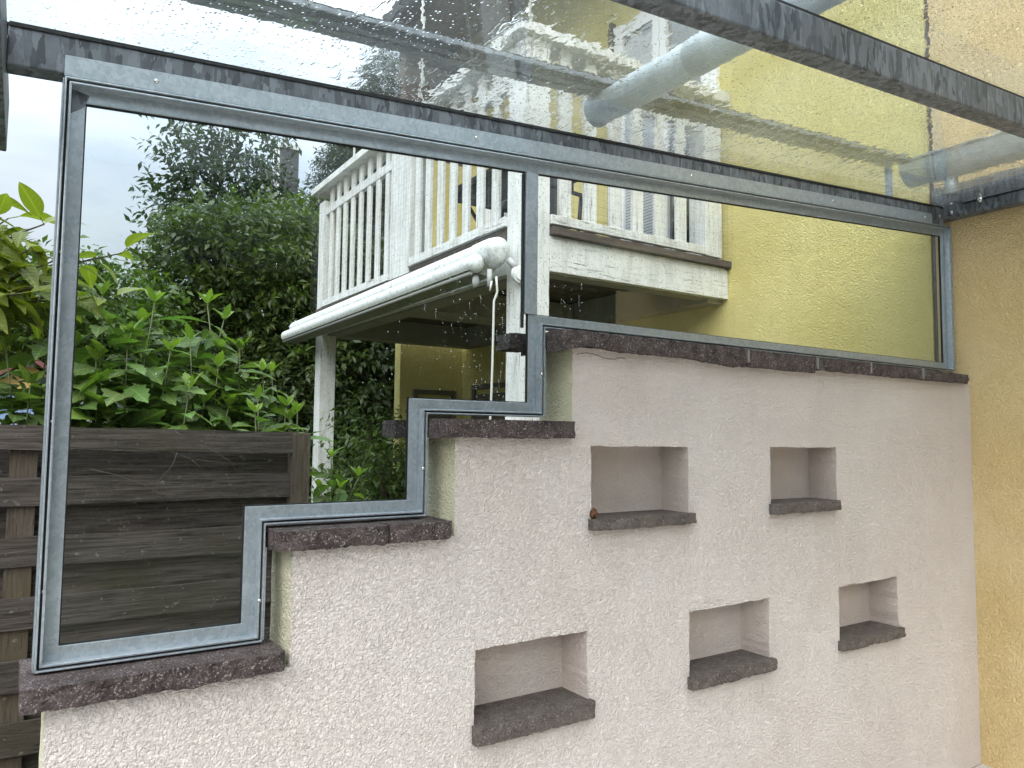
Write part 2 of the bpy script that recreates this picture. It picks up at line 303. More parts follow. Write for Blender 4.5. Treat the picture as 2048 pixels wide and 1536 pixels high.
class MB:
    def __init__(s): s.v = []; s.f = []; s.m = []; s.sm = []
    def add(s, vs, fs, mi=0, smooth=False):
        b = len(s.v); s.v += [tuple(x) for x in vs]
        for f in fs: s.f.append(tuple(b+i for i in f)); s.m.append(mi); s.sm.append(smooth)
        return s
    def box(s, x0, x1, y0, y1, z0, z1, shear=0, mi=0):
        vs = [(x, y, z+shear*x) for z in (z0, z1) for y in (y0, y1) for x in (x0, x1)]
        return s.add(vs, [(0, 2, 3, 1), (4, 5, 7, 6), (0, 1, 5, 4), (2, 6, 7, 3), (0, 4, 6, 2), (1, 3, 7, 5)], mi)
    def prism(s, poly, y0, y1, mi=0):          # polygon in x,z (ccw seen from -y) swept in y
        k = len(poly); vs = [(x, y0, z) for x, z in poly] + [(x, y1, z) for x, z in poly]
        fs = [tuple(range(k)), tuple(range(2*k-1, k-1, -1))] + [(i, i+k, (i+1) % k+k, (i+1) % k) for i in range(k)]
        return s.add(vs, fs, mi)
    def prism_axis(s, poly, a0, a1, axis, mi=0):   # polygon in the two other axes
        k = len(poly); vs = []
        for a in (a0, a1):
            for p, q in poly: vs.append({'x': (a, p, q), 'y': (p, a, q), 'z': (p, q, a)}[axis])
        return s.add(vs, [tuple(range(k)), tuple(range(2*k-1, k-1, -1))] + [(i, i+k, (i+1) % k+k, (i+1) % k) for i in range(k)], mi)
    def tube(s, pts, r, seg=10, mi=0, cap=True):
        pts = [Vector(p) for p in pts]; rr = r if isinstance(r, (list, tuple)) else [r]*len(pts)
        vs = []; prev = None
        for i, p in enumerate(pts):
            d = (pts[min(i+1, len(pts)-1)]-pts[max(i-1, 0)]).normalized()
            a = d.cross(Vector((0, 0, 1))) if prev is None else d.cross(prev.cross(d)).cross(d) if False else (prev - d*prev.dot(d))
            if a.length < 1e-4: a = d.cross(Vector((1, 0, 0)))
            a.normalize(); prev = a; b = d.cross(a)
            for j in range(seg):
                t = 2*math.pi*j/seg; vs.append(p+(a*math.cos(t)+b*math.sin(t))*rr[i])
        fs = []
        for i in range(len(pts)-1):
            for j in range(seg):
                j2 = (j+1) % seg; fs.append((i*seg+j, i*seg+j2, (i+1)*seg+j2, (i+1)*seg+j))
        s.add(vs, fs, mi, True)
        if cap:
            n = len(pts); b = len(s.v)-n*seg
            for f in (tuple(range(seg))[::-1], tuple((n-1)*seg+j for j in range(seg))):
                s.f.append(tuple(b+i for i in f)); s.m.append(mi); s.sm.append(False)
        return s
    def ball(s, c, r, nu=12, nv=8, mi=0, squash=(1, 1, 1), half=None):
        vs = []; fs = []
        for i in range(nv+1):
            th = math.pi*i/nv
            for j in range(nu):
                ph = 2*math.pi*j/nu; vs.append((c[0]+r*squash[0]*math.sin(th)*math.cos(ph), c[1]+r*squash[1]*math.sin(th)*math.sin(ph), c[2]+r*squash[2]*math.cos(th)))
        for i in range(nv):
            for j in range(nu): fs.append((i*nu+j, (i+1)*nu+j, (i+1)*nu+(j+1) % nu, i*nu+(j+1) % nu))
        return s.add(vs, fs, mi, True)
    def build(s, name, mats, parent=None, bevel=0, seg=2, fix=True):
        off = ORG[parent] if parent else Vector((0, 0, -E))
        me = bpy.data.meshes.new(name)
        me.from_pydata([(x-off[0], y-off[1], z-off[2]) for x, y, z in s.v], [], s.f)
        for m in (mats if isinstance(mats, (list, tuple)) else [mats]): me.materials.append(m)
        me.polygons.foreach_set('material_index', s.m); me.polygons.foreach_set('use_smooth', s.sm)
        if fix or bevel:
            bm = bmesh.new(); bm.from_mesh(me)
            if fix: bmesh.ops.recalc_face_normals(bm, faces=bm.faces)
            if bevel:
                ed = [e for e in bm.edges if e.is_manifold and e.calc_face_angle(0) > .5]
                bmesh.ops.bevel(bm, geom=ed, offset=bevel, segments=seg, affect='EDGES', profile=.6)
            bm.to_mesh(me); bm.free()
        me.update()
        return link(name, me, parent)
def rough_stone(name, x0, x1, y0, y1, z0, z1, m, parent, amp=.008, seed=0, droop=0, step=.013, chip=.5, sag=None):
    """a split stone slab: flat sawn top, broken faces"""
    nx = max(3, int((x1-x0)/step)); ny = max(3, int((y1-y0)/.035)); nz_ = 4
    bm = bmesh.new()
    def P(i, j, k):
        x = x0+(x1-x0)*i/nx; y = y0+(y1-y0)*j/ny; z = z0+(z1-z0)*k/nz_
        p = Vector((x, y, z)); q = p*13+Vector((seed*7.1, seed*3.3, 0)); nv = mn.noise_vector(q); n2 = mn.noise_vector(p*48+Vector((seed, 0, 0)))
        n3 = mn.noise_vector(p*110+Vector((0, seed, 0))); d = nv*amp*.34+n2*amp*.30+n3*amp*.28
        if k == nz_: d.z *= .12
        if j == 0: d.y = abs(mn.noise(p*26+Vector((seed*2.3, 0, 0))))*amp*1.6+n3.y*amp*.5-amp*.4
        if k == 0: d.z = d.z*1.1+(sag(x) if sag else 0)
        if k == 0 and j == 0: d.y += .004*mn.noise(p*40)+.003
        if i in (0, nx) and j == 0: d.y += .008
        return p+d
    vid = {}
    def V(i, j, k):
        if (i, j, k) not in vid: vid[(i, j, k)] = bm.verts.new(P(i, j, k))
        return vid[(i, j, k)]
    for i in range(nx):
        for j in range(ny):
            for k in (0, nz_): bm.faces.new((V(i, j, k), V(i+1, j, k), V(i+1, j+1, k), V(i, j+1, k)))
        for k in range(nz_):
            for j in (0, ny): bm.faces.new((V(i, j, k), V(i+1, j, k), V(i+1, j, k+1), V(i, j, k+1)))
    for j in range(ny):
        for k in range(nz_):
            for i in (0, nx): bm.faces.new((V(i, j, k), V(i, j+1, k), V(i, j+1, k+1), V(i, j, k+1)))
    bmesh.ops.recalc_face_normals(bm, faces=bm.faces)
    off = ORG[parent]
    for v in bm.verts: v.co -= off
    me = bpy.data.meshes.new(name); bm.to_mesh(me); bm.free(); me.materials.append(m)
    return link(name, me, parent)

def inset_path(path, d, closed=True):
    """offset a polygon (x,z), inside on the left when walking it counter-clockwise"""
    k = len(path); res = []
    for i in range(k):
        p = Vector(path[i]); a = Vector(path[i-1]); b = Vector(path[(i+1) % k])
        d1 = (p-a).normalized(); d2 = (b-p).normalized()
        n1 = Vector((-d1.y, d1.x)); n2 = Vector((-d2.y, d2.x))
        mv = (n1+n2); mv = mv/(mv.dot(n1)) if abs(mv.dot(n1)) > 1e-6 else n1
        res.append(tuple(p+mv*d))
    return res
def ring(mb, path, d0, d1, y0, y1, mi=0):
    o = inset_path(path, d0); i = inset_path(path, d1); k = len(path)
    vs = [(x, y, z) for y in (y0, y1) for P_ in (o, i) for x, z in P_]
    fs = []
    for a in range(k):
        b = (a+1) % k
        fs += [(a, b, k+b, k+a), (2*k+a, 3*k+a, 3*k+b, 2*k+b), (a, 2*k+a, 2*k+b, b), (k+a, k+b, 3*k+b, 3*k+a)]
    mb.add(vs, fs, mi)

# ------------------------------------------------------------------ ground
g = MB()
g.add([(-300, -300, -E-.02), (300, -300, -E-.02), (300, 300, -E-.02), (-300, 300, -E-.02)], [(0, 1, 2, 3)])
props(g.build('ground', M_soil), kind='structure')
g = MB(); g.prism_axis([(-1.6, 1.93), (-1.6, -.9), (2.0, -.9), (2.0, -4), (6.5, -4), (6.5, 1.93)], -E-.015, -E, 'z')
props(g.build('patio', M_patio), kind='structure')  # unseen floor; pale tone and cut outline shape the bounce light and pane reflections

# ------------------------------------------------------------------ house
W = 4.07
house = thing('house', (W, 4, -E), 'yellow rendered house with the white balcony and brown soffit', 'house')
mb = MB(); mb.box(W, W+.3, 2.112, 7.226, -E, 4.25, mi=0)
mb.build('yellow_wall', M_yellow, house)
mb = MB(); mb.box(W-.003, W+.3, -.6, 2.085, -E, 4.25)
mb.build('orange_wall', M_orange, house)
mb = MB(); mb.box(W+.012, W+.25, 2.085, 2.112, -E, 4.25)
mb.build('expansion_joint', M_joint, house)
mb = MB(); mb.box(3.32, W+.3, 7.226, 7.36, -E, 3.0)
mb.build('wing_wall', M_yellow, house)
for i in range(8):
    mb = MB(); x0 = 3.31+i*.095; mb.box(x0, x0+.090, 7.218+.006*(i % 2), 7.37, 3.004, 4.25); mb.build('gable_board', M_soffit, house)
mb = MB()
for i in range(8):
    x0 = 3.28+i*.098; mb.box(x0, x0+.094, 2.6, 7.40, 4.255, 4.275)
mb.build('soffit', M_soffit, house)
mb = MB(); mb.box(3.245, 3.275, 2.6, 7.44, 4.22, 4.46); mb.build('fascia', M_soffit, house)
mb = MB()
mb.add([(3.05, 2.5, 4.36), (3.05, 7.5, 4.36), (7, 7.5, 6.6), (7, 2.5, 6.6), (3.05, 2.5, 4.46), (3.05, 7.5, 4.46), (7, 7.5, 6.7), (7, 2.5, 6.7)],
       [(0, 3, 2, 1), (4, 5, 6, 7), (0, 1, 5, 4), (2, 3, 7, 6), (0, 4, 7, 3), (1, 2, 6, 5)])
mb.build('tiled_roof', M_tile, house)
mb = MB()
prof = [(3.14+.085*math.cos(t), 4.34+.085*math.sin(t)) for t in np.linspace(math.pi, 2*math.pi, 11)]
inner = [(3.14+.075*math.cos(t), 4.34+.075*math.sin(t)) for t in np.linspace(2*math.pi, math.pi, 11)]
mb.prism_axis(prof+inner, 2.5, 7.48, 'y'); mb.build('eaves_gutter', M_tile, house)

def french_door(y0, y1, z0, z1, leaves, blind, nm='balcony_door'):
    f = MB(); x0 = W-.035; t = .055
    f.box(x0, W+.02, y0, y0+t, z0, z1); f.box(x0, W+.02, y1-t, y1, z0, z1); f.box(x0, W+.02, y0+t, y1-t, z1-t, z1); f.box(x0, W+.02, y0+t, y1-t, z0, z0+t)
    d = f.build(nm, M_plastic, house, bevel=.004)
    n_ = leaves; wd = (y1-y0-2*t)/n_
    for i in range(n_):
        a = y0+t+i*wd+.004; b = a+wd-.008; s_ = MB(); xx = W-.05; q = .075
        s_.box(xx, W-.005, a, a+q, z0+t+.004, z1-t-.004); s_.box(xx, W-.005, b-q, b, z0+t+.004, z1-t-.004)
        s_.box(xx, W-.005, a+q, b-q, z1-t-.004-q, z1-t-.004); s_.box(xx, W-.005, a+q, b-q, z0+t+.004, z0+t+.004+q*1.6)
        s_.build('door_sash', M_plastic, d, bevel=.004)
        gl = MB(); gl.box(W-.022, W-.010, a+q, b-q, z0+t+q*1.6, z1-t-q); gl.build('door_pane', M_doorglass, d)
        if blind and i == n_-1:
            sl_ = MB()
            for k in range(int((z1-z0-.4)/.024)):
                z = z0+.2+k*.024; sl_.add([(W-.026, a+q, z), (W-.026, b-q, z), (W-.031, b-q, z+.018), (W-.031, a+q, z+.018)], [(0, 1, 2, 3)])
            o = sl_.build('blind_slats', M_blind, d, fix=False)
            o['kind'] = 'stuff'
french_door(3.56, 4.66, 1.22, 3.42, 2, True)
french_door(5.98, 6.74, 1.22, 2.62, 1, True)
dp = MB(); dp.box(W-.055, W+.005, 4.675, 4.715, 1.22, 3.5)
dp.build('dark_door_reveal', M_dark, house)
def shutter_window(box, axis, nm='shutter_window'):
    a0, a1, z0, z1 = box; f = MB(); t = .05
    def bx(m_, p0, p1, q0, q1, d0, d1):
        if axis == 'x': m_.box(p0, p1, 7.226-d1, 7.226-d0, q0, q1)
        else: m_.box(W-d1, W-d0, p0, p1, q0, q1)
    bx(f, a0, a0+t, z0, z1, -.02, .03); bx(f, a1-t, a1, z0, z1, -.02, .03); bx(f, a0+t, a1-t, z1-t, z1, -.02, .03); bx(f, a0+t, a1-t, z0, z0+t, -.02, .03)
    w_ = f.build(nm, M_shutter, house, bevel=.003)
    k = int((z1-z0-2*t)/.052)
    for i in range(k):
        s_ = MB(); z = z0+t+i*.052; bx(s_, a0+t, a1-t, z+.002, z+.048, -.01, .014)
        s_.build('shutter_slat', M_shutter, w_, bevel=.004, seg=1)
shutter_window((3.47, 3.98, -.45, .475), 'x')
shutter_window((6.02, 6.97, -.45, .53), 'y')

# ------------------------------------------------------------------ stepped garden wall
DF, DB = 1.932, 2.115
wall = thing('stepped_wall', (2, 2, -E), 'pale pink rendered garden wall with stepped top, stone caps and five niches', 'wall')
xs_step = [.075, .600, 1.069, 1.498, W-.004]
zt = [-.592, -.294, -.006, .290]
niches = [(1.144, 1.565, -.847, -.627), (1.578, 2.028, -.277, -.034), (2.485, 2.918, -.264, -.036), (2.029, 2.466, -.852, -.621), (2.918, 3.360, -.850, -.622)]
ND = 2.068
def top_at(x):
    for i in range(4):
        if xs_step[i] <= x < xs_step[i+1]: return zt[i]
    return zt[-1]
from mathutils.geometry import tessellate_polygon
def jag(loop, amp=.0022, step=.014):
    res = []
    for (x0, z0), (x1, z1) in zip(loop, loop[1:]+loop[:1]):
        L_ = math.hypot(x1-x0, z1-z0); k = max(1, int(L_/step)); nx_, nz__ = -(z1-z0)/L_, (x1-x0)/L_
        for i in range(k):
            t = i/k; px, pz = x0+(x1-x0)*t, z0+(z1-z0)*t
            d = amp*(mn.noise(Vector((px*60, pz*60, 3)))+.8*mn.noise(Vector((px*14, pz*14, 9)))*1.5)
            res.append((px+nx_*d, pz+nz__*d))
    return res
outer = [(xs_step[0], -E), (xs_step[4], -E), (xs_step[4], zt[3])]
for i in (3, 2, 1, 0):
    outer.append((xs_step[i], zt[i]))
    if i: outer.append((xs_step[i], zt[i-1]))
outer_j = jag(outer, .0015)
holes = [jag([(a, c), (b, c), (b, d), (a, d)], .0032) for a, b, c, d in niches]
mb = MB()
for loops, y, mi in (([outer_j]+holes, DF, 0), ([outer_j], DB, 1)):
    flat = [p for l in loops for p in l]
    tri = tessellate_polygon([[Vector((x, z, 0)) for x, z in l] for l in loops])
    fs = []
    for t in tri:
        (ax, az), (bx, bz), (cx, cz) = [flat[i] for i in t]
        ccw = (bx-ax)*(cz-az)-(bz-az)*(cx-ax) > 0
        fs.append(tuple(t) if ccw == (mi == 0) else tuple(t)[::-1])
    mb.add([(x, y, z) for x, z in flat], fs, mi)
k = len(outer_j)
mb.add([(x, DF, z) for x, z in outer_j]+[(x, DB, z) for x, z in outer_j], [(i, i+k, (i+1) % k+k, (i+1) % k) for i in range(k)], 1)
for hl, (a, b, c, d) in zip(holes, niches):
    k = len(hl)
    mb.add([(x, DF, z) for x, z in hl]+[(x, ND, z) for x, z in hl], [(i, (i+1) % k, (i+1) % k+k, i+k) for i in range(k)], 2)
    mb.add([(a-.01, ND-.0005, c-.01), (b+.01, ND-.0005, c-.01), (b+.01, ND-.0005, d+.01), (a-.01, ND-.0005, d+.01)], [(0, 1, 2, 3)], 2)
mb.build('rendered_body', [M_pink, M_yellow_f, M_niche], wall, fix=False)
# hairline crack under the top cap
cpts = [(1.514, .266), (1.543, .271), (1.572, .273), (1.601, .270), (1.635, .262), (1.678, .260), (1.70, .266), (1.726, .265)]
mb = MB()
for (xa, za), (xb, zb_) in zip(cpts, cpts[1:]):
    for q in range(3):
        t0, t1 = q/3, (q+1)/3; w_ = .0009+.0004*random.random(); ja, jb = .002*math.sin(41*xa+q), .002*math.sin(41*xa+q+1)
        if q == 0: ja = 0
        if q == 2: jb = 0
        p0 = (xa+(xb-xa)*t0, za+(zb_-za)*t0+ja); p1 = (xa+(xb-xa)*t1, za+(zb_-za)*t1+jb)
        mb.add([(p0[0], DF-.0008, p0[1]-w_), (p1[0], DF-.0008, p1[1]-w_), (p1[0], DF-.0008, p1[1]+w_), (p0[0], DF-.0008, p0[1]+w_)], [(0, 1, 2, 3)])
mb.build('hairline_crack', M_joint, wall, fix=False)
# cap stones
rough_stone('cap_stone', .028, .578, 1.893, 2.155, -.590, -.541, M_stone, wall, .010, 1)
rough_stone('cap_stone', .553, .852, 1.897, 2.15, -.2965, -.247, M_stone, wall, .009, 2)
rough_stone('cap_stone', .856, 1.046, 1.898, 2.15, -.2965, -.246, M_stone, wall, .008, 3)
rough_stone('cap_stone', 1.012, 1.492, 1.899, 2.15, -.0085, .046, M_stone, wall, .007, 4)
rough_stone('cap_stone', .938, 1.008, 2.062, 2.16, -.010, .042, M_stone, wall, .007, 5)
rough_stone('cap_stone', 1.345, 1.432, 2.062, 2.16, .286, .338, M_stone, wall, .008, 6)
edges4 = [1.434, 2.330, 2.762, 3.148, 3.580, 4.010]
for i in range(5):
    sag = (lambda x: -.016*math.sin(max(0, min(1, (x-1.36)/.30))*math.pi*.0)+(-.014*max(0, 1-abs(x-1.44)/.10)) + .010*max(0, 1-abs(x-1.56)/.14) - .016*max(0, 1-abs(x-2.26)/.25)) if i == 0 else ((lambda x: -.012) if i == 1 else None)
    rough_stone('cap_stone', edges4[i]+.005, edges4[i+1]-.0065, 1.900+.004*(i % 2), 2.15, .284, .340-.003*i, M_stone, wall, .008-.001*(i > 2), 10+i, sag=sag)
mb = MB()
for x in edges4[1:-1]: mb.box(x-.006, x+.0045, 1.9025, 2.14, .289, .336)
mb.build('mortar_joint', M_mortar, wall)
for i, (a, b, c, d) in enumerate(niches):
    t = (.044, .028, .033, .033, .030)[i]
    rough_stone('niche_ledge', a-.012 if i else a-.006, b+(.012 if i != 2 else -.01), 1.898, ND+.03, c-t-.004+(.002), c+.006, M_ledge, wall, .0065, 30+i)
# little rusty ornament in the upper left niche
mb = MB()
bm = bmesh.new(); bmesh.ops.create_icosphere(bm, subdivisions=3, radius=.0175)
for v_ in bm.verts:
    nn_ = mn.noise(v_.co*120); v_.co *= 1+.14*nn_; v_.co.z *= 1.12
    if v_.co.z < -.017: v_.co.z = -.017
me = bpy.data.meshes.new('rusty_ball'); bm.to_mesh(me); bm.free(); me.materials.append(M_rust)
for p_ in me.polygons: p_.use_smooth = True
o = link('rusty_ball', me); o.location = (1.588, 1.937, -.271+.017+E)
props(o, 'small rusty brown ball in the left corner of the upper left niche', 'ornament')

# ------------------------------------------------------------------ glass screen
screen = thing('stepped_glass_screen', (2, 2, -.55), 'galvanised steel frame with clear glass standing on the stepped wall', 'glass screen')
SL = .0738
def ztop(x): return .822+SL*(x-.05)
path = [(.052, -.535), (.546, -.535), (.546, -.238), (1.006, -.238), (1.006, .060), (1.430, .060), (1.430, .352), (4.045, .352), (4.045, ztop(4.045)), (.052, ztop(.052))]
mb = MB()
ring(mb, path, .0, .0045, 1.988, 2.045)          # outer channel lip
ring(mb, path, .0045, .046, 2.022, 2.032)        # flat face that holds the glass
ring(mb, path, .0095, .0150, 1.990, 2.0215)       # standing glazing leg
mb.build('outer_frame', M_frame, screen, bevel=.0019, seg=2)
mb = MB(); ring(mb, path, .0045, .0095, 2.000, 2.024); mb.build('gasket_groove', M_rubber, screen)
mb = MB()
mb.add([(.050, 1.992, ztop(.05)+.002), (3.865, 1.992, ztop(3.865)+.002), (3.865, 1.992, ztop(3.865)+.052), (.050, 1.992, ztop(.05)+.052),
        (.050, 1.997, ztop(.05)+.002), (3.865, 1.997, ztop(3.865)+.002), (3.865, 1.997, ztop(3.865)+.052), (.050, 1.997, ztop(.05)+.052)],
       [(0, 1, 2, 3), (7, 6, 5, 4), (0, 4, 5, 1), (2, 6, 7, 3), (0, 3, 7, 4), (1, 5, 6, 2)])
mb.build('fixing_flange', M_frame, screen, bevel=.001, seg=1)
inn = inset_path(path, .040)
mx0, mx1 = 1.368, 1.416
mb = MB(); mb.box(mx0, mx1, 2.016, 2.040, .352+.0465, ztop(1.39)-.0465); mb.build('mullion', M_frame, screen, bevel=.002)
mb = MB(); mb.box(mx0-.007, mx0-.0005, 2.024, 2.036, .352, ztop(1.37)-.052); mb.build('mullion_seal', M_rubber, screen)
zi = lambda x: ztop(x)-.042
mb = MB()
for pts, y0 in (([(inn[0][0], inn[0][1]), (inn[1][0], inn[1][1]), (inn[2][0], inn[2][1]), (inn[3][0], inn[3][1]), (inn[4][0], inn[4][1]), (inn[5][0], inn[5][1]), (1.390, .392), (1.390, zi(1.39)), (inn[9][0], inn[9][1])], 0),):
    mb.prism(pts, 2.0335, 2.0395)
mb.build('large_pane', M_glass, screen)
mb = MB(); mb.prism([(1.392, .392), (inn[7][0], inn[7][1]), (inn[8][0], inn[8][1]), (1.392, zi(1.392))], 2.0335, 2.0395)
mb.build('small_pane', M_glass, screen)
mb = MB(); ring(mb, path, .046, .0475, 2.024, 2.0333); ring(mb, path, .0475, .049, 2.029, 2.0333); mb.build('inner_seal', M_rubber, screen)
# back jamb flat against the wall (grey strip beside the yellow reveals)
mb = MB()
for x, z0, z1 in ((.546, -.530, -.2965), (1.006, -.236, -.0085), (1.430, .062, .285)):
    mb = MB(); mb.box(x+.0005, x+.004, 1.99, 2.10, z0, z1); mb.build('side_flashing', M_frame, screen)
mb = MB(); mb.box(.0485, .0515, 1.999, 2.06, -.535, ztop(.05)); mb.build('left_edge_strip', M_frame, screen)
# sloping corner gusset of scraped zinc, top left
mb = MB(); mb.add([(.064, 2.0212, .745), (.096, 2.0212, .770), (.105, 2.0212, .800), (.064, 2.0212, .808)], [(0, 1, 2, 3)]); mb.build('scraped_weld', M_beam, screen)
def screw(x, y, z, r=.0065, nm='screw', par=None, axis='y'):
    s_ = MB(); prof = [(0, 1.0), (.35, .93), (.6, .6)]
    pts = [(x, y, z), (x, y-r*.35, z), (x, y-r*.6, z)] if axis == 'y' else ([(x, y, z), (x-r*.35, y, z), (x-r*.6, y, z)] if axis == 'x' else [(x, y, z), (x, y, z+r*.35), (x, y, z+r*.6)])
    s_.tube(pts, [r, r*.9, r*.45], 10)
    return s_.build(nm, M_screw, par or screen)
for x in (.245, 1.16, 2.12, 3.02, 3.80): screw(x, 1.992, ztop(x)+.027)
for z in (-.36, .02, .41): screw(.0625, 2.0, z, .005)
for x, z in ((.536, -.43), (.995, -.10), (1.419, .20)): screw(x, 1.99, z, .0055)
for x, z in ((.30, -.523), (.79, -.226), (1.23, .072), (1.62, .364), (2.4, .364)): screw(x, 2.012, z, .0055, axis='z')
for z in (.93, .55): screw(4.034, 1.99, z, .005)
# drops of rain on the outside of the panes
bmd = MB()
for i in range(520):
    if i < 380: x = random.gauss(1.33, .20); z = random.uniform(.10, .62)
    else: x = random.uniform(.15, 2.2); z = random.uniform(.0, .75)
    if x < 1.06 and z < .10: continue
    if x > 1.36 and z < .41: continue
    if 1.355 < x < 1.43: continue
    r = random.choice((.0008, .0010, .0013, .0016)); k = random.random()
    n_ = 1 if k < .8 else random.randint(3, 6)
    for q in range(n_):
        bmd.ball((x+random.gauss(0, .0006), 2.0402, z-q*.0065), r*(1 if q == 0 else .7), 6, 4, squash=(1, .7, 1.25))
o = bmd.build('raindrops', M_drop, screen, fix=False); o['kind'] = 'stuff'

# ------------------------------------------------------------------ canopy
RS = .0722; R0 = .921          # roof plane z = R0 + RS*x (top of the beams)
can = thing('glass_canopy', (2, 1, .9), 'sloping glass canopy on galvanised steel beams, wet with rain', 'canopy')
mb = MB(); mb.box(-.062, 3.985, 2.0, 2.06, R0-.093, R0-.003, RS); mb.build('beam', M_beam, can, bevel=.004)
mb = MB(); mb.box(-.062, 3.985, 1.083, 1.145, R0-.095, R0-.003, RS); mb.build('beam', M_beam, can, bevel=.004)
mb = MB(); mb.box(-.062, 3.985, -.20, -.14, R0-.095, R0-.003, RS); mb.build('beam', M_beam, can, bevel=.004)
for y0, y1 in ((2.004, 2.056), (1.087, 1.141), (-.196, -.144)):
    mb = MB(); mb.box(-.07, 3.99, y0, y1, R0-.003, R0+.006, RS); mb.build('gasket', M_rubber, can)
mb = MB(); mb.box(-.135, -.0625, -.25, 2.42, R0-.17, R0-.0265); mb.build('edge_beam', M_beam, can, bevel=.005)
zb = R0+RS*4.02
mb = MB(); mb.box(3.992, W-.006, -.25, 2.07, 1.149, zb-.004); mb.build('wall_beam', M_beam, can, bevel=.004)
mb = MB(); mb.box(3.988, W-.008, -.25, 2.065, zb-.004, zb+.002); mb.build('gasket', M_rubber, can)
mb = MB(); mb.box(W-.012, W-.005, -.25, 2.09, zb+.022, 1.352); mb.build('wall_flashing', M_beam, can)
mb = MB(); mb.box(3.905, 3.985, 1.994, 1.9995, R0+RS*3.94-.095, R0+RS*3.94-.006); mb.build('corner_bracket', M_beam, can, bevel=.001, seg=1)
mb = MB(); mb.box(3.984, 3.9915, 1.90, 1.997, 1.155, 1.24); mb.build('corner_bracket', M_beam, can, bevel=.001, seg=1)
for y, z, r in ((1.955, 1.222, .010), (1.955, 1.172, .010), (1.82, 1.205, .014)):
    screw(3.9835 if y > 1.9 else 3.992, y, z, r, 'bolt', can, 'x')
mb = MB(); screw(3.945, 1.994, R0+RS*3.94-.05, .008, 'bolt', can)
for i, (y0, y1) in enumerate(((1.116, 2.115), (-.20, 1.110))):
    mb = MB(); x0, x1 = -.10, 4.035; z0, z1 = R0+.006, R0+.016
    v8 = [(x, y, z+RS*x) for z in (z0, z1) for y in (y0, y1) for x in (x0, x1)]
    mb.add(v8, [(0, 2, 3, 1)], 0); mb.add(v8, [(4, 5, 7, 6)], 1)
    mb.add(v8, [(0, 1, 5, 4), (2, 6, 7, 3), (0, 4, 6, 2), (1, 3, 7, 5)], 0)
    mb.build('roof_pane', [M_glass, M_wet], can, fix=False)
mb = MB(); mb.box(-.06, 3.99, 1.9955, 1.9995, R0-.004, R0+.0055, RS); mb.build('glass_edge_seal', M_rubber, can)

# things lying above the glass
def rz(x, off): return R0+RS*x+off
pp = thing('drain_pipe', (1.7, 1.0, rz(1.7, .12)), 'round grey zinc pipe crossing above the wet glass roof', 'pipe')
mb = MB(); mb.tube([(1.69, 2.05, rz(1.7, .13)), (1.69, 1.5, rz(1.7, .13)), (1.69, -.15, rz(1.7, .13))], .055, 28); mb.build('pipe_barrel', M_zinc, pp)
mb = MB(); mb.tube([(1.69, 1.58, rz(1.7, .13)), (1.69, 1.45, rz(1.7, .13)), (1.69, .2, rz(1.7, .13))], .0575, 28); mb.build('pipe_sleeve', M_zinc, pp)
mb = MB()
for y in (.6,): mb.box(1.655, 1.725, y-.02, y+.02, rz(1.7, .017), rz(1.7, .078))
mb.build('pipe_rest', M_zinc, pp)
ch = thing('roof_channel', (1.6, 1.9, rz(1.6, .2)), 'grey metal channel running across above the wet glass roof', 'roof channel')
YB = 1.945; ZB = .195
mb = MB(); mb.box(-.3, 3.60, YB, YB+.007, rz(0, ZB-.004), rz(0, ZB+.012), RS); mb.build('front_lip', M_chan, ch, bevel=.003)
mb = MB(); mb.box(-.3, 3.60, YB+.008, YB+.052, rz(0, ZB-.002), rz(0, ZB+.02), RS); mb.build('rubber_strip', M_rubber, ch)
mb = MB(); mb.box(-.3, 3.60, YB+.053, YB+.085, rz(0, ZB), rz(0, ZB+.02), RS); mb.build('channel_web', M_chan, ch, bevel=.003)
mb = MB(); mb.box(-.3, 3.60, YB+.086, YB+.094, rz(0, ZB-.001), rz(0, ZB+.05), RS); mb.build('rubber_strip', M_rubber, ch)
mb = MB(); mb.box(-.3, 3.60, YB+.095, YB+.135, rz(0, ZB), rz(0, ZB+.05), RS); mb.build('channel_flange', M_chan, ch, bevel=.003)
mb = MB()
for x in (-.29, 3.50):
    mb = MB(); mb.box(x, x+.03, YB+.06, YB+.08, rz(x, .017), rz(x, ZB)-.001); mb.build('channel_stub', M_zinc, ch)
gu = thing('house_gutter', (3.8, 1.0, rz(3.8, .2)), 'half round zinc gutter above the glass along the house wall', 'gutter')
gx, gz, gr_ = 3.80, rz(3.80, .215), .108
pa = [(gx+gr_*math.cos(t), gz+gr_*math.sin(t)) for t in np.linspace(math.pi, 2*math.pi, 17)]
pb = [(gx+(gr_-.004)*math.cos(t), gz+(gr_-.004)*math.sin(t)) for t in np.linspace(2*math.pi, math.pi, 17)]
mb = MB(); mb.prism_axis(pa+pb, -.2, 2.06, 'y'); o = mb.build('gutter_trough', M_zinc, gu)
mb = MB(); mb.prism_axis(pa, 2.061, 2.066, 'y'); mb.build('gutter_end_cap', M_zinc, gu)
mb = MB(); mb.tube([(gx-gr_-.004, -.2, gz), (gx-gr_-.004, 2.06, gz)], .009, 10); mb.build('gutter_bead', M_zinc, gu)
mb = MB(); mb.tube([(gx, 1.86, gz-gr_-.001), (gx, 1.86, rz(gx, .02))], .03, 16); mb.build('gutter_outlet', M_zinc, gu)

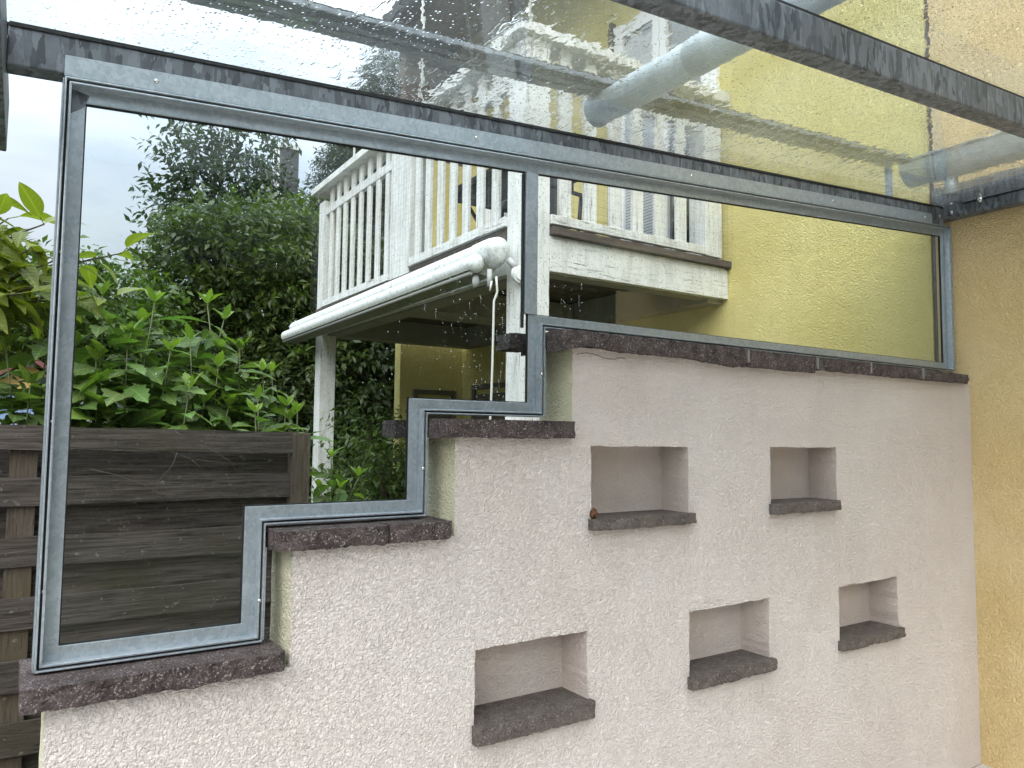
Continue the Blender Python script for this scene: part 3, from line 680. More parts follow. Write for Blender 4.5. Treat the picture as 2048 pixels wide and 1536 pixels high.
# ------------------------------------------------------------------ balcony
BX, BY, BY2 = 2.36, 3.50, 7.08
bal = thing('balcony', (3.2, 5.3, -E), 'white painted wooden balcony with peeling paint on posts beside the yellow wall', 'balcony')
def part(nm, m, *b, bevel=.004, par=None):
    mb = MB(); mb.box(*b); return mb.build(nm, m, par or bal, bevel=bevel)
part('support_post', M_white_v, BX, BX+.18, BY, BY+.18, -E, 2.335)
part('support_post', M_white_v, BX, BX+.15, BY2-.15, BY2, -E, 2.235)
part('rail_post', M_white_v, BX-.006, BX+.15, 5.02, 5.36, 1.02, 2.335)
part('rail_post', M_white_v, 3.85, 4.012, BY, BY+.15, 1.235, 2.335)
part('handrail', M_white_x, BX-.05, W-.004, BY-.045, BY+.17, 2.338, 2.40)
part('handrail', M_white_y, BX-.05, BX+.17, BY+.172, BY2+.12, 2.336, 2.395)
part('upper_rail', M_white_x, BX+.182, 3.848, BY+.03, BY+.075, 2.12, 2.20)
part('upper_rail', M_white_y, BX+.015, BX+.06, BY+.182, 5.018, 2.09, 2.165)
part('upper_rail', M_white_y, BX+.015, BX+.06, 5.362, BY2-.152, 2.09, 2.165)
part('lower_rail', M_white_x, BX+.184, 3.865, BY-.012, BY+.022, 1.236, 1.292)
part('lower_rail', M_white_y, BX-.02, BX+.016, BY+.184, 5.015, 1.232, 1.290)
part('lower_rail', M_white_y, BX-.02, BX+.016, 5.365, BY2-.155, 1.192, 1.250)
def baluster(*b):
    part('baluster', M_white_v, *b, bevel=.003)
for a, b in ((2.627, 2.717), (2.822, 2.912), (3.023, 3.118), (3.212, 3.302), (3.408, 3.498), (3.603, 3.693)):
    baluster(a, b, BY+.024, BY+.05, 1.238, 2.335)
for y in (4.94, 4.77, 4.585, 4.405, 4.225, 4.04, 3.855): baluster(BX+.020, BX+.042, y-.040, y+.040, 1.234, 2.333)
for y in (6.80, 6.62, 6.44, 6.255, 6.07, 5.88, 5.69, 5.50): baluster(BX+.020, BX+.042, y-.036, y+.036, 1.194, 2.333)
part('edge_board', M_deck, BX+.182, W+.0, BY-.035, BY+.03, 1.168, 1.214)
part('edge_board', M_deck, BX-.012, BX+.03, BY+.182, BY2, 1.140, 1.190)
part('deck_trim', M_deck, BX+.004, BX+.03, BY+.182, 5.018, 1.191, 1.231)
part('fascia_board', M_white_x, BX+.181, W-.002, BY, BY+.05, .955, 1.166)
part('fascia_board', M_white_y, BX, BX+.05, BY+.181, BY2-.151, .94, 1.139)
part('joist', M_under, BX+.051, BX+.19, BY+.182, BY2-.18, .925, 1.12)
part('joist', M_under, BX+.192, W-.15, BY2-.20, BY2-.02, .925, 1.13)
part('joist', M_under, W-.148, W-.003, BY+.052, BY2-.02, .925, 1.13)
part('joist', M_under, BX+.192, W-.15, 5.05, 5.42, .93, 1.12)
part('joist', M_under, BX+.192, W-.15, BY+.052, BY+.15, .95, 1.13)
for i in range(24):
    y = BY+.055+i*.1475; part('deck_board', M_deck, BX+.052, W-.004, y, y+.139, 1.135, 1.164, bevel=0)
net = MB(); th = .0005
def thread(a, b): net.tube([a, b], th, 3, cap=False)
for i in range(37):
    x = BX+.18+i*.046; thread((x, BY-.05, 1.24), (x+.01*math.sin(i), BY-.05, 2.33))
for i in range(24):
    z = 1.24+i*.047; thread((BX+.18, BY-.05, z), (W-.06, BY-.05, z+.006*math.sin(i*1.7)))
for i in range(72):
    y = BY+.2+i*.049; thread((BX-.03, y, 1.2), (BX-.03, y+.01*math.sin(i), 2.32))
for i in range(24):
    z = 1.2+i*.048; thread((BX-.03, BY+.2, z), (BX-.03, BY2-.05, z+.006*math.sin(i*1.3)))
o = net.build('bird_net', M_net, bal, fix=False); o['kind'] = 'stuff'
for (x, y, z0, top, lab) in ((BX+.08, BY+.07, 2.402, 3.1, 'thin white pole standing on the near corner post of the balcony'), (BX+.06, 4.99, 2.397, 3.7, 'thin white pole standing on the middle of the balcony side rail'), (BX+.06, 6.35, 2.397, 3.15, 'thin white pole standing on the far end of the balcony rail')):
    mb = MB(); mb.tube([(x, y, z0), (x+.005, y, (z0+top)/2), (x+.012, y, top)], .011, 8); o = mb.build('net_pole', M_white_v); props(o, lab, 'pole', 'poles on the balcony rail')
# furniture on the balcony
tb = thing('folding_table', (3.05, 4.75, 1.166), 'dark folding table behind the balcony side balusters', 'table')
mb = MB(); mb.box(2.72, 3.35, 4.25, 5.05, 1.86, 1.90); mb.build('table_top', M_dark, tb, bevel=.006)
mb = MB(); mb.box(2.75, 3.32, 4.28, 5.02, 1.79, 1.858); mb.build('apron', M_dark, tb)
for a, b in (((2.80, 4.34, 1.787), (3.22, 4.90, 1.17)), ((3.22, 4.34, 1.787), (2.80, 4.90, 1.17)), ((2.80, 4.95, 1.787), (2.80, 4.40, 1.17)), ((3.25, 4.95, 1.787), (3.25, 4.40, 1.17))):
    mb = MB(); mb.tube([a, b], .014, 8); mb.build('leg', M_blackmetal, tb)
chn = thing('folding_chair', (3.0, 3.85, 1.166), 'black metal folding chair behind the front balusters', 'chair')
mb = MB(); mb.tube([(2.60, 3.70, 1.17), (2.60, 3.70, 1.50), (2.615, 3.70, 1.535), (2.65, 3.70, 1.55), (2.93, 3.70, 1.53)], .014, 8); mb.build('arm_tube', M_blackmetal, chn)
mb = MB(); mb.tube([(2.60, 4.12, 1.17), (2.60, 4.12, 1.50), (2.615, 4.12, 1.535), (2.65, 4.12, 1.55), (2.93, 4.12, 1.53)], .014, 8); mb.build('arm_tube', M_blackmetal, chn)
mb = MB(); mb.add([(2.60, 3.74, 1.25), (2.60, 4.10, 1.25), (2.88, 4.10, 1.23), (2.88, 3.74, 1.23), (2.60, 3.74, 1.27), (2.60, 4.10, 1.27), (2.88, 4.10, 1.25), (2.88, 3.74, 1.25)], [(0, 3, 2, 1), (4, 5, 6, 7), (0, 1, 5, 4), (2, 3, 7, 6), (0, 4, 7, 3), (1, 2, 6, 5)]); mb.build('seat', M_dark, chn)
mb = MB(); mb.add([(2.86, 3.84, 1.30), (2.86, 4.08, 1.30), (3.02, 4.08, 1.98), (3.02, 3.84, 1.98), (2.885, 3.84, 1.30), (2.885, 4.08, 1.30), (3.045, 4.08, 1.98), (3.045, 3.84, 1.98)], [(0, 3, 2, 1), (4, 5, 6, 7), (0, 1, 5, 4), (2, 3, 7, 6), (0, 4, 7, 3), (1, 2, 6, 5)]); mb.build('backrest', M_dark, chn)
for y in (3.70, 4.12):
    mb = MB(); mb.tube([(2.93, y, 1.52), (2.90, y, 1.17)], .013, 8); mb.build('leg', M_blackmetal, chn)

# ------------------------------------------------------------------ awning
aw = thing('awning', (2.2, 5.3, 1.0), 'closed white cassette awning stained with algae under the balcony edge', 'awning')
AX, AZ = 2.235, 1.062
YN, YF = 3.68, 7.28
def awz(y): return -.010*(y-3.6)
mb = MB()
prof = [(AX+.074*math.cos(t), AZ+.062*math.sin(t)) for t in np.linspace(rad(-20), rad(215), 18)]
k = len(prof); vs = []
for y in (YN, YF): vs += [(x, y, z+awz(y)) for x, z in prof]
mb.add(vs, [(i, i+1, k+i+1, k+i) for i in range(k-1)]+[(0, k, 2*k-1, k-1)], 0, True)
mb.build('cassette_hood', M_awn, aw)
bx_, bz_ = 2.130, .972
mb = MB()
prof = [(bx_+.048*math.cos(t), bz_+.050*math.sin(t)) for t in np.linspace(rad(20), rad(230), 16)]
k = len(prof); vs = []
for y in (YN-.03, YF): vs += [(x, y, z+awz(y)) for x, z in prof]
mb.add(vs, [(i, i+1, k+i+1, k+i) for i in range(k-1)], 0, True)
mb.build('front_bar', M_awn, aw)
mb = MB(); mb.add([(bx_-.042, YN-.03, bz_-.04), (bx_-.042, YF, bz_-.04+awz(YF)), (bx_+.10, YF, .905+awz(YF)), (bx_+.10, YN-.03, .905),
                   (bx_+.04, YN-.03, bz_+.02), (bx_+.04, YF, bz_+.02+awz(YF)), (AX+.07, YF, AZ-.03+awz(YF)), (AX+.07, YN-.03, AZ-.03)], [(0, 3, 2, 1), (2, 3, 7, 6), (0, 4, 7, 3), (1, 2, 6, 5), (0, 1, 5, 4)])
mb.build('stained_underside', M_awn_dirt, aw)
mb = MB(); mb.tube([(bx_-.02, YN-.02, bz_-.052), (bx_-.02, YF, bz_-.052+awz(YF))], .012, 8); mb.build('drip_edge', M_grey_pl, aw)
# near end cap: rounded housing dropping behind the bar
mb = MB()
secs = [(YN+.10, .0765, .0645), (YN+.02, .079, .067), (YN-.06, .078, .067), (YN-.115, .070, .061), (YN-.135, .045, .043), (YN-.142, .012, .012), (YN-.143, .001, .001)]
vs = []; nseg = 22
for y, rx, rz_ in secs:
    for j in range(nseg):
        t = 2*math.pi*j/nseg; dz = rz_*math.sin(t)
        x = AX+rx*math.cos(t); 
        if dz < 0: dz *= 1.0+.75*max(0, 1-abs(t-rad(285))/rad(75))
        vs.append((x, y, AZ+dz))
mb.add(vs, [(i*nseg+j, i*nseg+(j+1) % nseg, (i+1)*nseg+(j+1) % nseg, (i+1)*nseg+j) for i in range(len(secs)-1) for j in range(nseg)], 0, True)
mb.build('end_housing', M_awn, aw)
mb = MB(); mb.ball((bx_, YN-.03, bz_), .051, 18, 12, squash=(.98, .9, 1.05)); mb.build('bar_end_cap', M_awn, aw)
mb = MB(); mb.tube([(AX+.11, YN-.17, .915), (AX+.11, YN-.145, .915)], .052, 22); mb.build('arm_hinge', M_awn, aw, bevel=.004)
mb = MB(); mb.tube([(AX+.11, YN-.178, .915), (AX+.11, YN-.169, .915)], .037, 20); mb.build('hinge_cover', M_plastic, aw)
mb = MB(); mb.tube([(AX+.09, YN-.155, .95), (AX+.06, YN-.12, 1.0)], .02, 8); mb.build('arm_link', M_grey_pl, aw)
mb = MB(); mb.ball((2.15, YN+.0, .882), .022, 10, 8, squash=(1, 1, 1.7)); mb.build('winch_eye', M_grey_pl, aw)
mb = MB(); mb.tube([(2.20, YN-.07, .94), (2.20, YN-.07, .84)], .016, 10); mb.build('crank_socket', M_grey_pl, aw)
cr_ = thing('crank_rod', (2.2, 3.54, -.2), 'thin pale crank rod hanging down from the near end of the awning', 'crank rod')
mb = MB(); mb.tube([(2.195, 3.53, .885), (2.20, 3.53, .83), (2.203, 3.53, .80), (2.195, 3.535, .77), (2.188, 3.54, .745), (2.183, 3.54, .40), (2.175, 3.545, .0), (2.17, 3.545, -.35)], .0065, 10); mb.build('rod', M_rod, cr_)
mb = MB(); mb.tube([(2.165, 3.53, .855), (2.155, 3.53, .80)], .006, 8); mb.build('hook', M_rod, cr_)

# ------------------------------------------------------------------ fence
FY = 3.2
fen = thing('woven_fence', (.2, FY, -E), 'weathered dark wooden panel fence of wide horizontal boards', 'fence')
def board(nm, m, x0, x1, y0, y1, za0, za1, zb0, zb1, seed):
    """a board along x with slightly uneven edges; za at the left, zb at the right"""
    mb = MB(); n_ = 14; rows = []
    rr = random.Random(seed)
    for i in range(n_+1):
        t = i/n_; x = x0+(x1-x0)*t; a = za0+(zb0-za0)*t+rr.uniform(-.003, .003); b = za1+(zb1-za1)*t+rr.uniform(-.003, .003); yy = .006*math.sin(t*5+seed)
        rows.append([(x, y0+yy, a), (x, y0+yy, b), (x, y1+yy, b), (x, y1+yy, a)])
    vs = [p for r in rows for p in r]; fs = [(0, 1, 2, 3), tuple(n_*4+i for i in (3, 2, 1, 0))]
    for i in range(n_):
        for j in range(4): fs.append((i*4+j, i*4+(j+1) % 4, (i+1)*4+(j+1) % 4, (i+1)*4+j))
    mb.add(vs, fs); return mb.build(nm, m, fen)
XL, XR = -1.15, .985
board('top_board', M_fence, XL, XR+.01, FY-.022, FY+.010, -.048, .030, -.085, .004, 1)
pit = .2125; k = 0
for i in range(7):
    zt_ = -.168-pit*i
    board('board', M_fence, XL, XR, FY-.012, FY+.004, zt_-.103, zt_, zt_-.099-.004*i, zt_+.001, 10+i)      # proud
    board('board', M_fence, XL, XR, FY+.050, FY+.066, zt_-.012, zt_+.124, zt_-.010, zt_+.116 if i else zt_+.10, 30+i)   # behind
mb = MB(); mb.box(-.022, .062, FY+.006, FY+.020, -E, -.05); mb.build('woven_slat', M_fence_v, fen, bevel=.002)
mb = MB(); mb.box(-.62, -.53, FY+.006, FY+.020, -E, -.05); mb.build('woven_slat', M_fence_v, fen, bevel=.002)
mb = MB(); mb.box(.972, 1.047, FY-.03, FY+.045, -E, .0); mb.build('end_post', M_fence_v, fen, bevel=.004)
mb = MB(); mb.box(-1.3, -1.16, FY-.03, FY+.045, -E, .05); mb.build('end_post', M_fence_v, fen, bevel=.004)
vn = thing('dry_vine', (.5, FY-.03, -.2), 'thin dry vine tendrils clinging to the top fence boards', 'vine')
for pts in ([(.36, -.02), (.45, -.06), (.55, -.10), (.63, -.115), (.72, -.125)], [(.52, -.08), (.50, -.13), (.455, -.19), (.45, -.235), (.49, -.265)], [(.60, -.05), (.66, -.08), (.72, -.12), (.745, -.165)], [(.22, -.14), (.30, -.16), (.40, -.20), (.46, -.24), (.50, -.25)], [(.58, -.11), (.62, -.15)]):
    mb = MB(); mb.tube([(x+random.uniform(-.006, .006), FY-.027, z) for x, z in pts], .0014, 5); mb.build('tendril', M_vine, vn)

# dark shed wall and neighbours
sh = thing('dark_shed', (4, 9.8, -E), 'low dark timber shed in the shade behind the balcony posts', 'shed')
for i in range(12):
    mb = MB(); z = -E+i*.20; mb.box(3.0, 5.6, 9.7+.015*(i % 2), 9.75+.015*(i % 2), z+.004, z+.192); mb.build('shed_board', M_shed, sh, bevel=0)
mb = MB(); mb.box(3.0, 5.6, 9.8, 11, -E, .8); mb.build('shed_body', M_shed, sh)
mb = MB(); mb.box(2.9, 5.7, 9.55, 11.1, .82, .87); mb.build('shed_roof', M_shed, sh)
ph = thing('playhouse', (.1, 6.6, -E), 'small blue children\'s playhouse with a red roof behind the fence', 'playhouse')
for i in range(9):
    mb = MB(); x = -.32+i*.05; mb.box(x, x+.047, 6.5, 6.525, -E, .27); mb.build('wall_board', M_blue, ph)
mb = MB(); mb.box(.135, .30, 6.5, 6.53, -E, .26); mb.build('side_wall', M_ylw, ph)
mb = MB(); mb.box(-.30, .30, 6.54, 7.4, -E, .25); mb.build('body', M_blue, ph)
mb = MB(); mb.add([(-.36, 6.40, .22), (.06, 6.40, .51), (.06, 7.5, .51), (-.36, 7.5, .22), (-.36, 6.40, .26), (.06, 6.40, .55), (.06, 7.5, .55), (-.36, 7.5, .26)], [(0, 3, 2, 1), (4, 5, 6, 7), (0, 1, 5, 4), (2, 3, 7, 6), (0, 4, 7, 3), (1, 2, 6, 5)]); mb.build('roof_slope', M_red, ph)
mb = MB(); mb.add([(.46, 6.40, .22), (.06, 6.40, .51), (.06, 7.5, .51), (.46, 7.5, .22), (.46, 6.40, .26), (.06, 6.40, .55), (.06, 7.5, .55), (.46, 7.5, .26)], [(0, 1, 2, 3), (4, 7, 6, 5), (0, 4, 5, 1), (2, 6, 7, 3), (0, 3, 7, 4), (1, 5, 6, 2)]); mb.build('roof_slope', M_red, ph)
mb = MB(); mb.prism([(-.28, .24), (.40, .24), (.06, .48)], 6.53, 6.535); mb.build('gable', M_ylw, ph)
ph.location = (.09, 7.0, .03)
nh = thing('neighbour_house', (8, 24, -E), 'distant house with slate clad chimneys rising behind the trees', 'house')
mb = MB(); mb.box(5.2, 12, 22.5, 30, -E, 4.5); mb.build('wall', M_light_cap, nh)
mb = MB(); mb.prism_axis([(22, 4.4), (26.2, 7.2), (30.5, 4.4)], 4.9, 12.4, 'x'); mb.build('roof', M_slate, nh)
def chimney(x0, x1, y0, y1, z0, z1):
    mb = MB(); mb.box(x0, x1, y0, y1, z0, z1); c = mb.build('chimney', M_slate, nh)
    mb = MB(); mb.box(x0-.05, x1+.05, y0-.05, y1+.05, z1+.001, z1+.14); mb.build('cap', M_light_cap, c)
    for i in range(3):
        mb = MB(); y = y0+.12+i*.26; mb.tube([(x0-.03, y, z0+.4), (x0-.03, y, z1-.02)], .035, 6); mb.build('flue_strip', M_light_cap, c)
    return c
c = chimney(6.13, 6.66, 22.0, 22.9, 4.6, 8.45)
mb = MB(); mb.tube([(6.4, 22.4, 8.59), (6.4, 22.4, 8.95)], [.13, .03], 8); mb.build('cowl', M_slate, c)
chimney(5.80, 6.05, 22.4, 23.1, 4.6, 7.75)
ds = MB(); nr, na = 6, 22; vs = []; dc = Vector((5.62, 21.6, 7.22)); dn = Vector((-.35, -.93, .15)).normalized(); da = dn.cross(Vector((0, 0, 1))).normalized(); db = da.cross(dn)
for i in range(nr+1):
    r = .33*i/nr
    for j in range(na):
        t = 2*math.pi*j/na; vs.append(dc+da*r*math.cos(t)+db*r*1.08*math.sin(t)+dn*(r*r*.6))
ds.add(vs, [(i*na+j, i*na+(j+1) % na, (i+1)*na+(j+1) % na, (i+1)*na+j) for i in range(nr) for j in range(na)], 0, True)
dsh = ds.build('satellite_dish', M_dish, nh, fix=False)
mb = MB(); mb.tube([dc-db*.3+dn*.02, dc+dn*.36-db*.05], .012, 6); mb.tube([dc-dn*.02, dc-dn*.2+Vector((0, 0, -.1)), dc-dn*.2+Vector((0, 0, -2.4))], .025, 6); mb.build('dish_arm', M_light_cap, dsh)

# ------------------------------------------------------------------ foliage
def leaf_field(P, D, N, L, Wd):
    """five point folded leaves, numpy"""
    n = len(P); D = D/np.linalg.norm(D, axis=1, keepdims=True)
    Sd = np.cross(D, N); Sd /= np.linalg.norm(Sd, axis=1, keepdims=True)+1e-9; Nn = np.cross(Sd, D)
    L = L[:, None]; Wd = Wd[:, None]
    mid = P+D*L*.45
    V = np.stack([P, mid+Sd*Wd*.5+Nn*Wd*.14, P+D*L-Nn*L*.14, mid-Sd*Wd*.5+Nn*Wd*.14, mid-Nn*Wd*.05], 1).reshape(-1, 3)
    b = (np.arange(n)*5)[:, None]
    F = np.concatenate([b+np.array([[0, 1, 4]]), b+np.array([[1, 2, 4]]), b+np.array([[2, 3, 4]]), b+np.array([[3, 0, 4]])], 1).reshape(-1, 3)
    return V, F
def np_mesh(name, V, F, m, parent):
    off = np.array(ORG[parent]); V = V-off
    me = bpy.data.meshes.new(name); me.vertices.add(len(V)); me.vertices.foreach_set('co', V.astype(np.float32).ravel())
    me.loops.add(len(F)*3); me.loops.foreach_set('vertex_index', F.astype(np.int32).ravel())
    me.polygons.add(len(F)); me.polygons.foreach_set('loop_start', (np.arange(len(F))*3).astype(np.int32))
    me.update(calc_edges=True); me.materials.append(m)
    return link(name, me, parent)
def crown(name, blobs, n, L, ratio, m, parent, spike=.0, per=9, droop=.25, shell=.55):
    """sprigs of leaves through a union of ellipsoids (cx,cy,cz,rx,ry,rz)"""
    vol = np.array([b[3]*b[4]*b[5] for b in blobs])**.8; cnt = (n*vol/vol.sum()).astype(int)+1
    Ps = []; Ds = []
    for b, c in zip(blobs, cnt):
        u = RNG.normal(size=(c, 3)); u /= np.linalg.norm(u, axis=1, keepdims=True)
        r = (shell+(1.04-shell)*RNG.random(c)**.8)[:, None]
        lump = np.array([1+.22*mn.noise(Vector(x)*2.2+Vector((b[0], b[1], b[2]))) for x in u])[:, None]
        p = np.array(b[:3])+u*r*lump*np.array(b[3:6])
        d = u*np.array([1, 1, .7])+np.array([0, 0, .45])+RNG.normal(size=(c, 3))*.45
        Ps.append(p); Ds.append(d)
    P0 = np.concatenate(Ps); D0 = np.concatenate(Ds); D0 /= np.linalg.norm(D0, axis=1, keepdims=True)
    ns = len(P0); t = (np.arange(per)/per)[None, :, None]; slen = L*per*.33
    P = P0[:, None]+D0[:, None]*t*slen*(1+spike)
    P = P+RNG.normal(size=P.shape)*L*.12
    side = RNG.normal(size=(ns, per, 3)); side -= (side*D0[:, None]).sum(-1, keepdims=True)*D0[:, None]
    side /= np.linalg.norm(side, axis=-1, keepdims=True)+1e-9
    D = D0[:, None]*.65+side*.9; D[..., 2] -= droop
    N = np.zeros_like(D); N[..., 2] = 1; N += RNG.normal(size=N.shape)*.5
    Ls = L*(.65+.6*RNG.random(ns*per))
    V, F = leaf_field(P.reshape(-1, 3), D.reshape(-1, 3), N.reshape(-1, 3), Ls, Ls*ratio)
    return np_mesh(name, V, F, m, parent)
def trunk(parent, pts, r, nm='trunk'):
    mb = MB(); mb.tube(pts, r, 9); return mb.build(nm, M_bark, parent)
def tree(name, label, base, blobs, n, L, ratio, m, limbs=3, **k):
    t = thing(name, base, label, 'tree' if 'tree' in name else 'shrub')
    top = max(b[2] for b in blobs); c0 = np.mean([b[:3] for b in blobs], axis=0)
    tr = MB(); tr.tube([base, (base[0]+.05, base[1], base[2]+(top-base[2])*.4), (c0[0], c0[1], c0[2]), (c0[0]+.1, c0[1], top)], [q_*k.get('girth', 1) for q_ in (.10, .085, .06, .02)], 9)
    for b in blobs:
        tr.tube([(c0[0], c0[1], min(c0[2], b[2])-.4), ((c0[0]+b[0])/2, (c0[1]+b[1])/2, b[2]-.25), (b[0], b[1], b[2]+b[5]*.5)], [q_*k.get('girth', 1) for q_ in (.045, .035, .01)], 6)
    tr.build('trunk', M_bark, t)
    k.pop('girth', 0); crown('crown', blobs, n, L, ratio, m, t, **k)
    return t
# broad dark tree in the middle
tree('broadleaf_tree', 'large bushy green tree filling the middle behind the fence', (2.2, 9.5, -E),
     [(2.45, 9.5, 1.9, .95, .8, .80), (1.62, 9.4, 1.75, .50, .6, .68), (1.9, 9.6, .6, 1.1, .8, .95), (2.9, 9.3, .9, .8, .7, .9), (1.7, 9.2, 2.25, .35, .4, .30), (2.85, 9.5, 2.35, .6, .6, .55), (1.2, 9.3, .8, .5, .5, .75), (2.2, 9.3, -.4, 1.5, .7, .8)], 5200, .105, .42, M_crown1)
tree('feathery_tree', 'tall loose tree with small bluish leaves rising into the sky', (2.1, 11.5, -E),
     [(2.35, 11.5, 3.6, .55, .5, .85), (2.75, 11.5, 4.35, .42, .4, .55), (2.15, 11.5, 3.0, .7, .5, .6), (1.85, 11.4, 3.95, .28, .3, .45), (2.9, 11.6, 3.3, .5, .5, .7), (1.75, 11.4, 4.3, .12, .2, .3), (2.05, 11.4, 4.7, .10, .2, .2)], 520, .13, .40, M_crown2, shell=.25, spike=.4, girth=.4)
tree('yew_tree', 'dark dense evergreen tree right of the slate chimney', (4.2, 13, -E),
     [(5.1, 13, 4.4, .75, .7, .9), (4.5, 13, 3.2, .85, .8, .75), (5.4, 13, 3.6, .9, .8, 1.1), (4.0, 12.8, 2.2, 1.1, .8, 1.0), (5.0, 13, 5.1, .4, .4, .4), (5.5, 13.2, 4.9, .6, .5, .6), (5.6, 13.1, 5.7, .75, .6, .9), (5.8, 13.1, 6.55, .55, .5, .75)], 8400, .10, .24, M_crown3, per=11)
tree('climber_shrub', 'dense dark climbing shrub on the shed behind the awning post', (3.6, 9.0, -E),
     [(3.5, 9.0, .95, .8, .4, .75), (4.2, 9.1, 1.0, .5, .35, .7), (2.9, 9.0, .3, .6, .5, .7), (4.25, 9.2, 1.5, .6, .4, .5), (3.9, 9.2, 1.9, 1.0, .4, .5)], 2600, .10, .5, M_crown4, droop=.6)
tree('hedge_tree', 'mid green bushy tree low on the left beyond the fence', (.2, 8.3, -E),
     [(.0, 8.3, .9, .9, .6, .7), (.75, 8.3, 1.0, .5, .5, .55), (-.8, 8.3, 1.2, .7, .6, .7), (.55, 8.3, .2, .9, .5, .7)], 1900, .10, .42, M_hedge)
tree('fern_shrub', 'low ferny bush with drooping fronds under the balcony', (2.9, 6.5, -E),
     [(2.78, 6.5, -.28, .30, .3, .22), (3.0, 6.6, -.50, .40, .4, .32), (2.72, 6.4, -.75, .28, .3, .35), (3.3, 6.8, -.75, .40, .4, .35)], 520, .072, .38, M_fern, per=13, spike=.7, droop=.35)
tree('rear_tree', 'pale leaved tree far back in the gap below the large tree', (2.0, 16, -E),
     [(1.5, 16, 1.2, 2.0, .8, 1.0), (4.5, 16, .8, 1.8, .8, 1.2), (-.8, 16, 1.8, 1.8, .8, 1.0)], 2200, .15, .45, M_crown2)

# big leaved plants, leaf by leaf
def leaf_mesh(name, m, length_w, teeth=0, droop=.22, fold=.12, seg=9):
    bm = bmesh.new(); rows = []
    for i in range(seg+1):
        t = i/seg; wv = length_w*math.sin(math.pi*t**.80)**.85*(1-.18*t)
        if teeth: wv *= 1+teeth*(1 if i % 2 else -1)
        wv = max(wv, .004); z = -droop*t*t; yy = t*(1-.12*t*droop)
        rows.append([bm.verts.new((-wv, yy, z+fold*wv*1.6+.012*math.sin(t*9))), bm.verts.new((-wv*.5, yy, z+fold*wv*.5)), bm.verts.new((0, yy, z-.006)), bm.verts.new((wv*.5, yy, z+fold*wv*.5)), bm.verts.new((wv, yy, z+fold*wv*1.6-.012*math.sin(t*9)))])
    for a, b in zip(rows, rows[1:]):
        for j in range(4): bm.faces.new((a[j], a[j+1], b[j+1], b[j]))
    s_ = bmesh.ops.create_cone(bm, segments=5, radius1=.012, radius2=.010, depth=.22, matrix=Matrix.Translation((0, -.105, .0)) @ Matrix.Rotation(rad(90), 4, 'X'))
    me = bpy.data.meshes.new(name); bm.to_mesh(me); bm.free(); me.materials.append(m)
    for p in me.polygons: p.use_smooth = True
    return me
LA = [leaf_mesh('leaf', M_leafA, .27, .13, .25), leaf_mesh('leaf', M_leafA, .23, .16, .10), leaf_mesh('leaf', M_leafA, .30, .12, .42)]
LB = [leaf_mesh('leaf', M_leafB, .24, 0, .35, .16), leaf_mesh('leaf', M_leafB, .22, 0, .15, .2), leaf_mesh('leaf', M_leafB, .26, 0, .55, .14)]
def put_leaf(meshes, parent, p, direction, size, colr, roll=0):
    d = Vector(direction).normalized(); up_ = Vector((0, 0, 1)); x = d.cross(up_)
    if x.length < .05: x = Vector((1, 0, 0))
    x.normalize(); z = x.cross(d)
    R = Matrix((x, d, z)).transposed() @ Matrix.Rotation(roll, 3, 'Y')
    o = bpy.data.objects.new('leaf', random.choice(meshes)); COL.objects.link(o); o.parent = parent
    o.matrix_local = Matrix.Translation(Vector(p)-ORG[parent]+d*size*.20) @ R.to_4x4() @ Matrix.Diagonal((size, size, size, 1))
    o.color = (*colr, 1); return o
def stem_plant(name, label, cat, base, tips, leaf_sz, meshes, zstart, group=None, gap=.046, lean=.5, bright=1.0, r=.006):
    t = thing(name, base, label, cat, group)
    if cat == 'shrub' and base[0] > 0: tips = tips+[(p[0]+random.uniform(-.13, .13), p[1]+random.uniform(-.15, .15), random.uniform(.02, max(.05, p[2]*.72))) for p in tips]
    for q, tip in enumerate(tips):
        b = Vector(base)+Vector((random.uniform(-.1, .1), random.uniform(-.08, .08), 0)); tip = Vector(tip)
        c1 = b.lerp(tip, .5)+Vector((random.uniform(-.14, .14), random.uniform(-.10, .10), 0))
        pts = []
        for i in range(9):
            u = i/8; pts.append(b*(1-u)**2+c1*2*u*(1-u)+tip*u*u)
        mb = MB(); mb.tube(pts, [r*(1.3-.8*i/8) for i in range(9)], 6); mb.build('stem', M_stem, t)
        ang = random.uniform(0, 6); ln = (tip-b).length
        z0 = zstart if not isinstance(zstart, (list, tuple)) else zstart[q]
        u = 1.0
        while True:
            p = b*(1-u)**2+c1*2*u*(1-u)+tip*u*u
            if p.z < z0 or u < .05: break
            fr = (tip.z-p.z)
            ang += 2.4
            if fr < .05:      # young upright top leaves
                for k in range(4):
                    a = ang+k*1.57; put_leaf(meshes, t, p, (math.cos(a)*.55, math.sin(a)*.55, 1.0), leaf_sz*random.uniform(.30, .48), (1.55*bright, 1.45*bright, .9), random.uniform(-.4, .4))
                u -= .055/ln
            else:
                for q2 in (0, 1) if fr > .07 else (0,):
                    sz = leaf_sz*min(1, .50+fr*2.2)*random.uniform(.55, 1.15)
                    cc = random.choice((.5, .65, .8, 1.0, 1.15, 1.3))*random.uniform(.9, 1.1); a2 = ang+q2*2.9
                    put_leaf(meshes, t, p, (math.cos(a2), math.sin(a2), random.uniform(-.55, .5)), sz, (cc*random.uniform(.85, 1.2), cc, cc*random.uniform(.8, 1.35)), random.uniform(-.7, .7))
            u -= gap*(.65 if fr < .2 else 1.15)/ln*random.uniform(.7, 1.2)
    return t
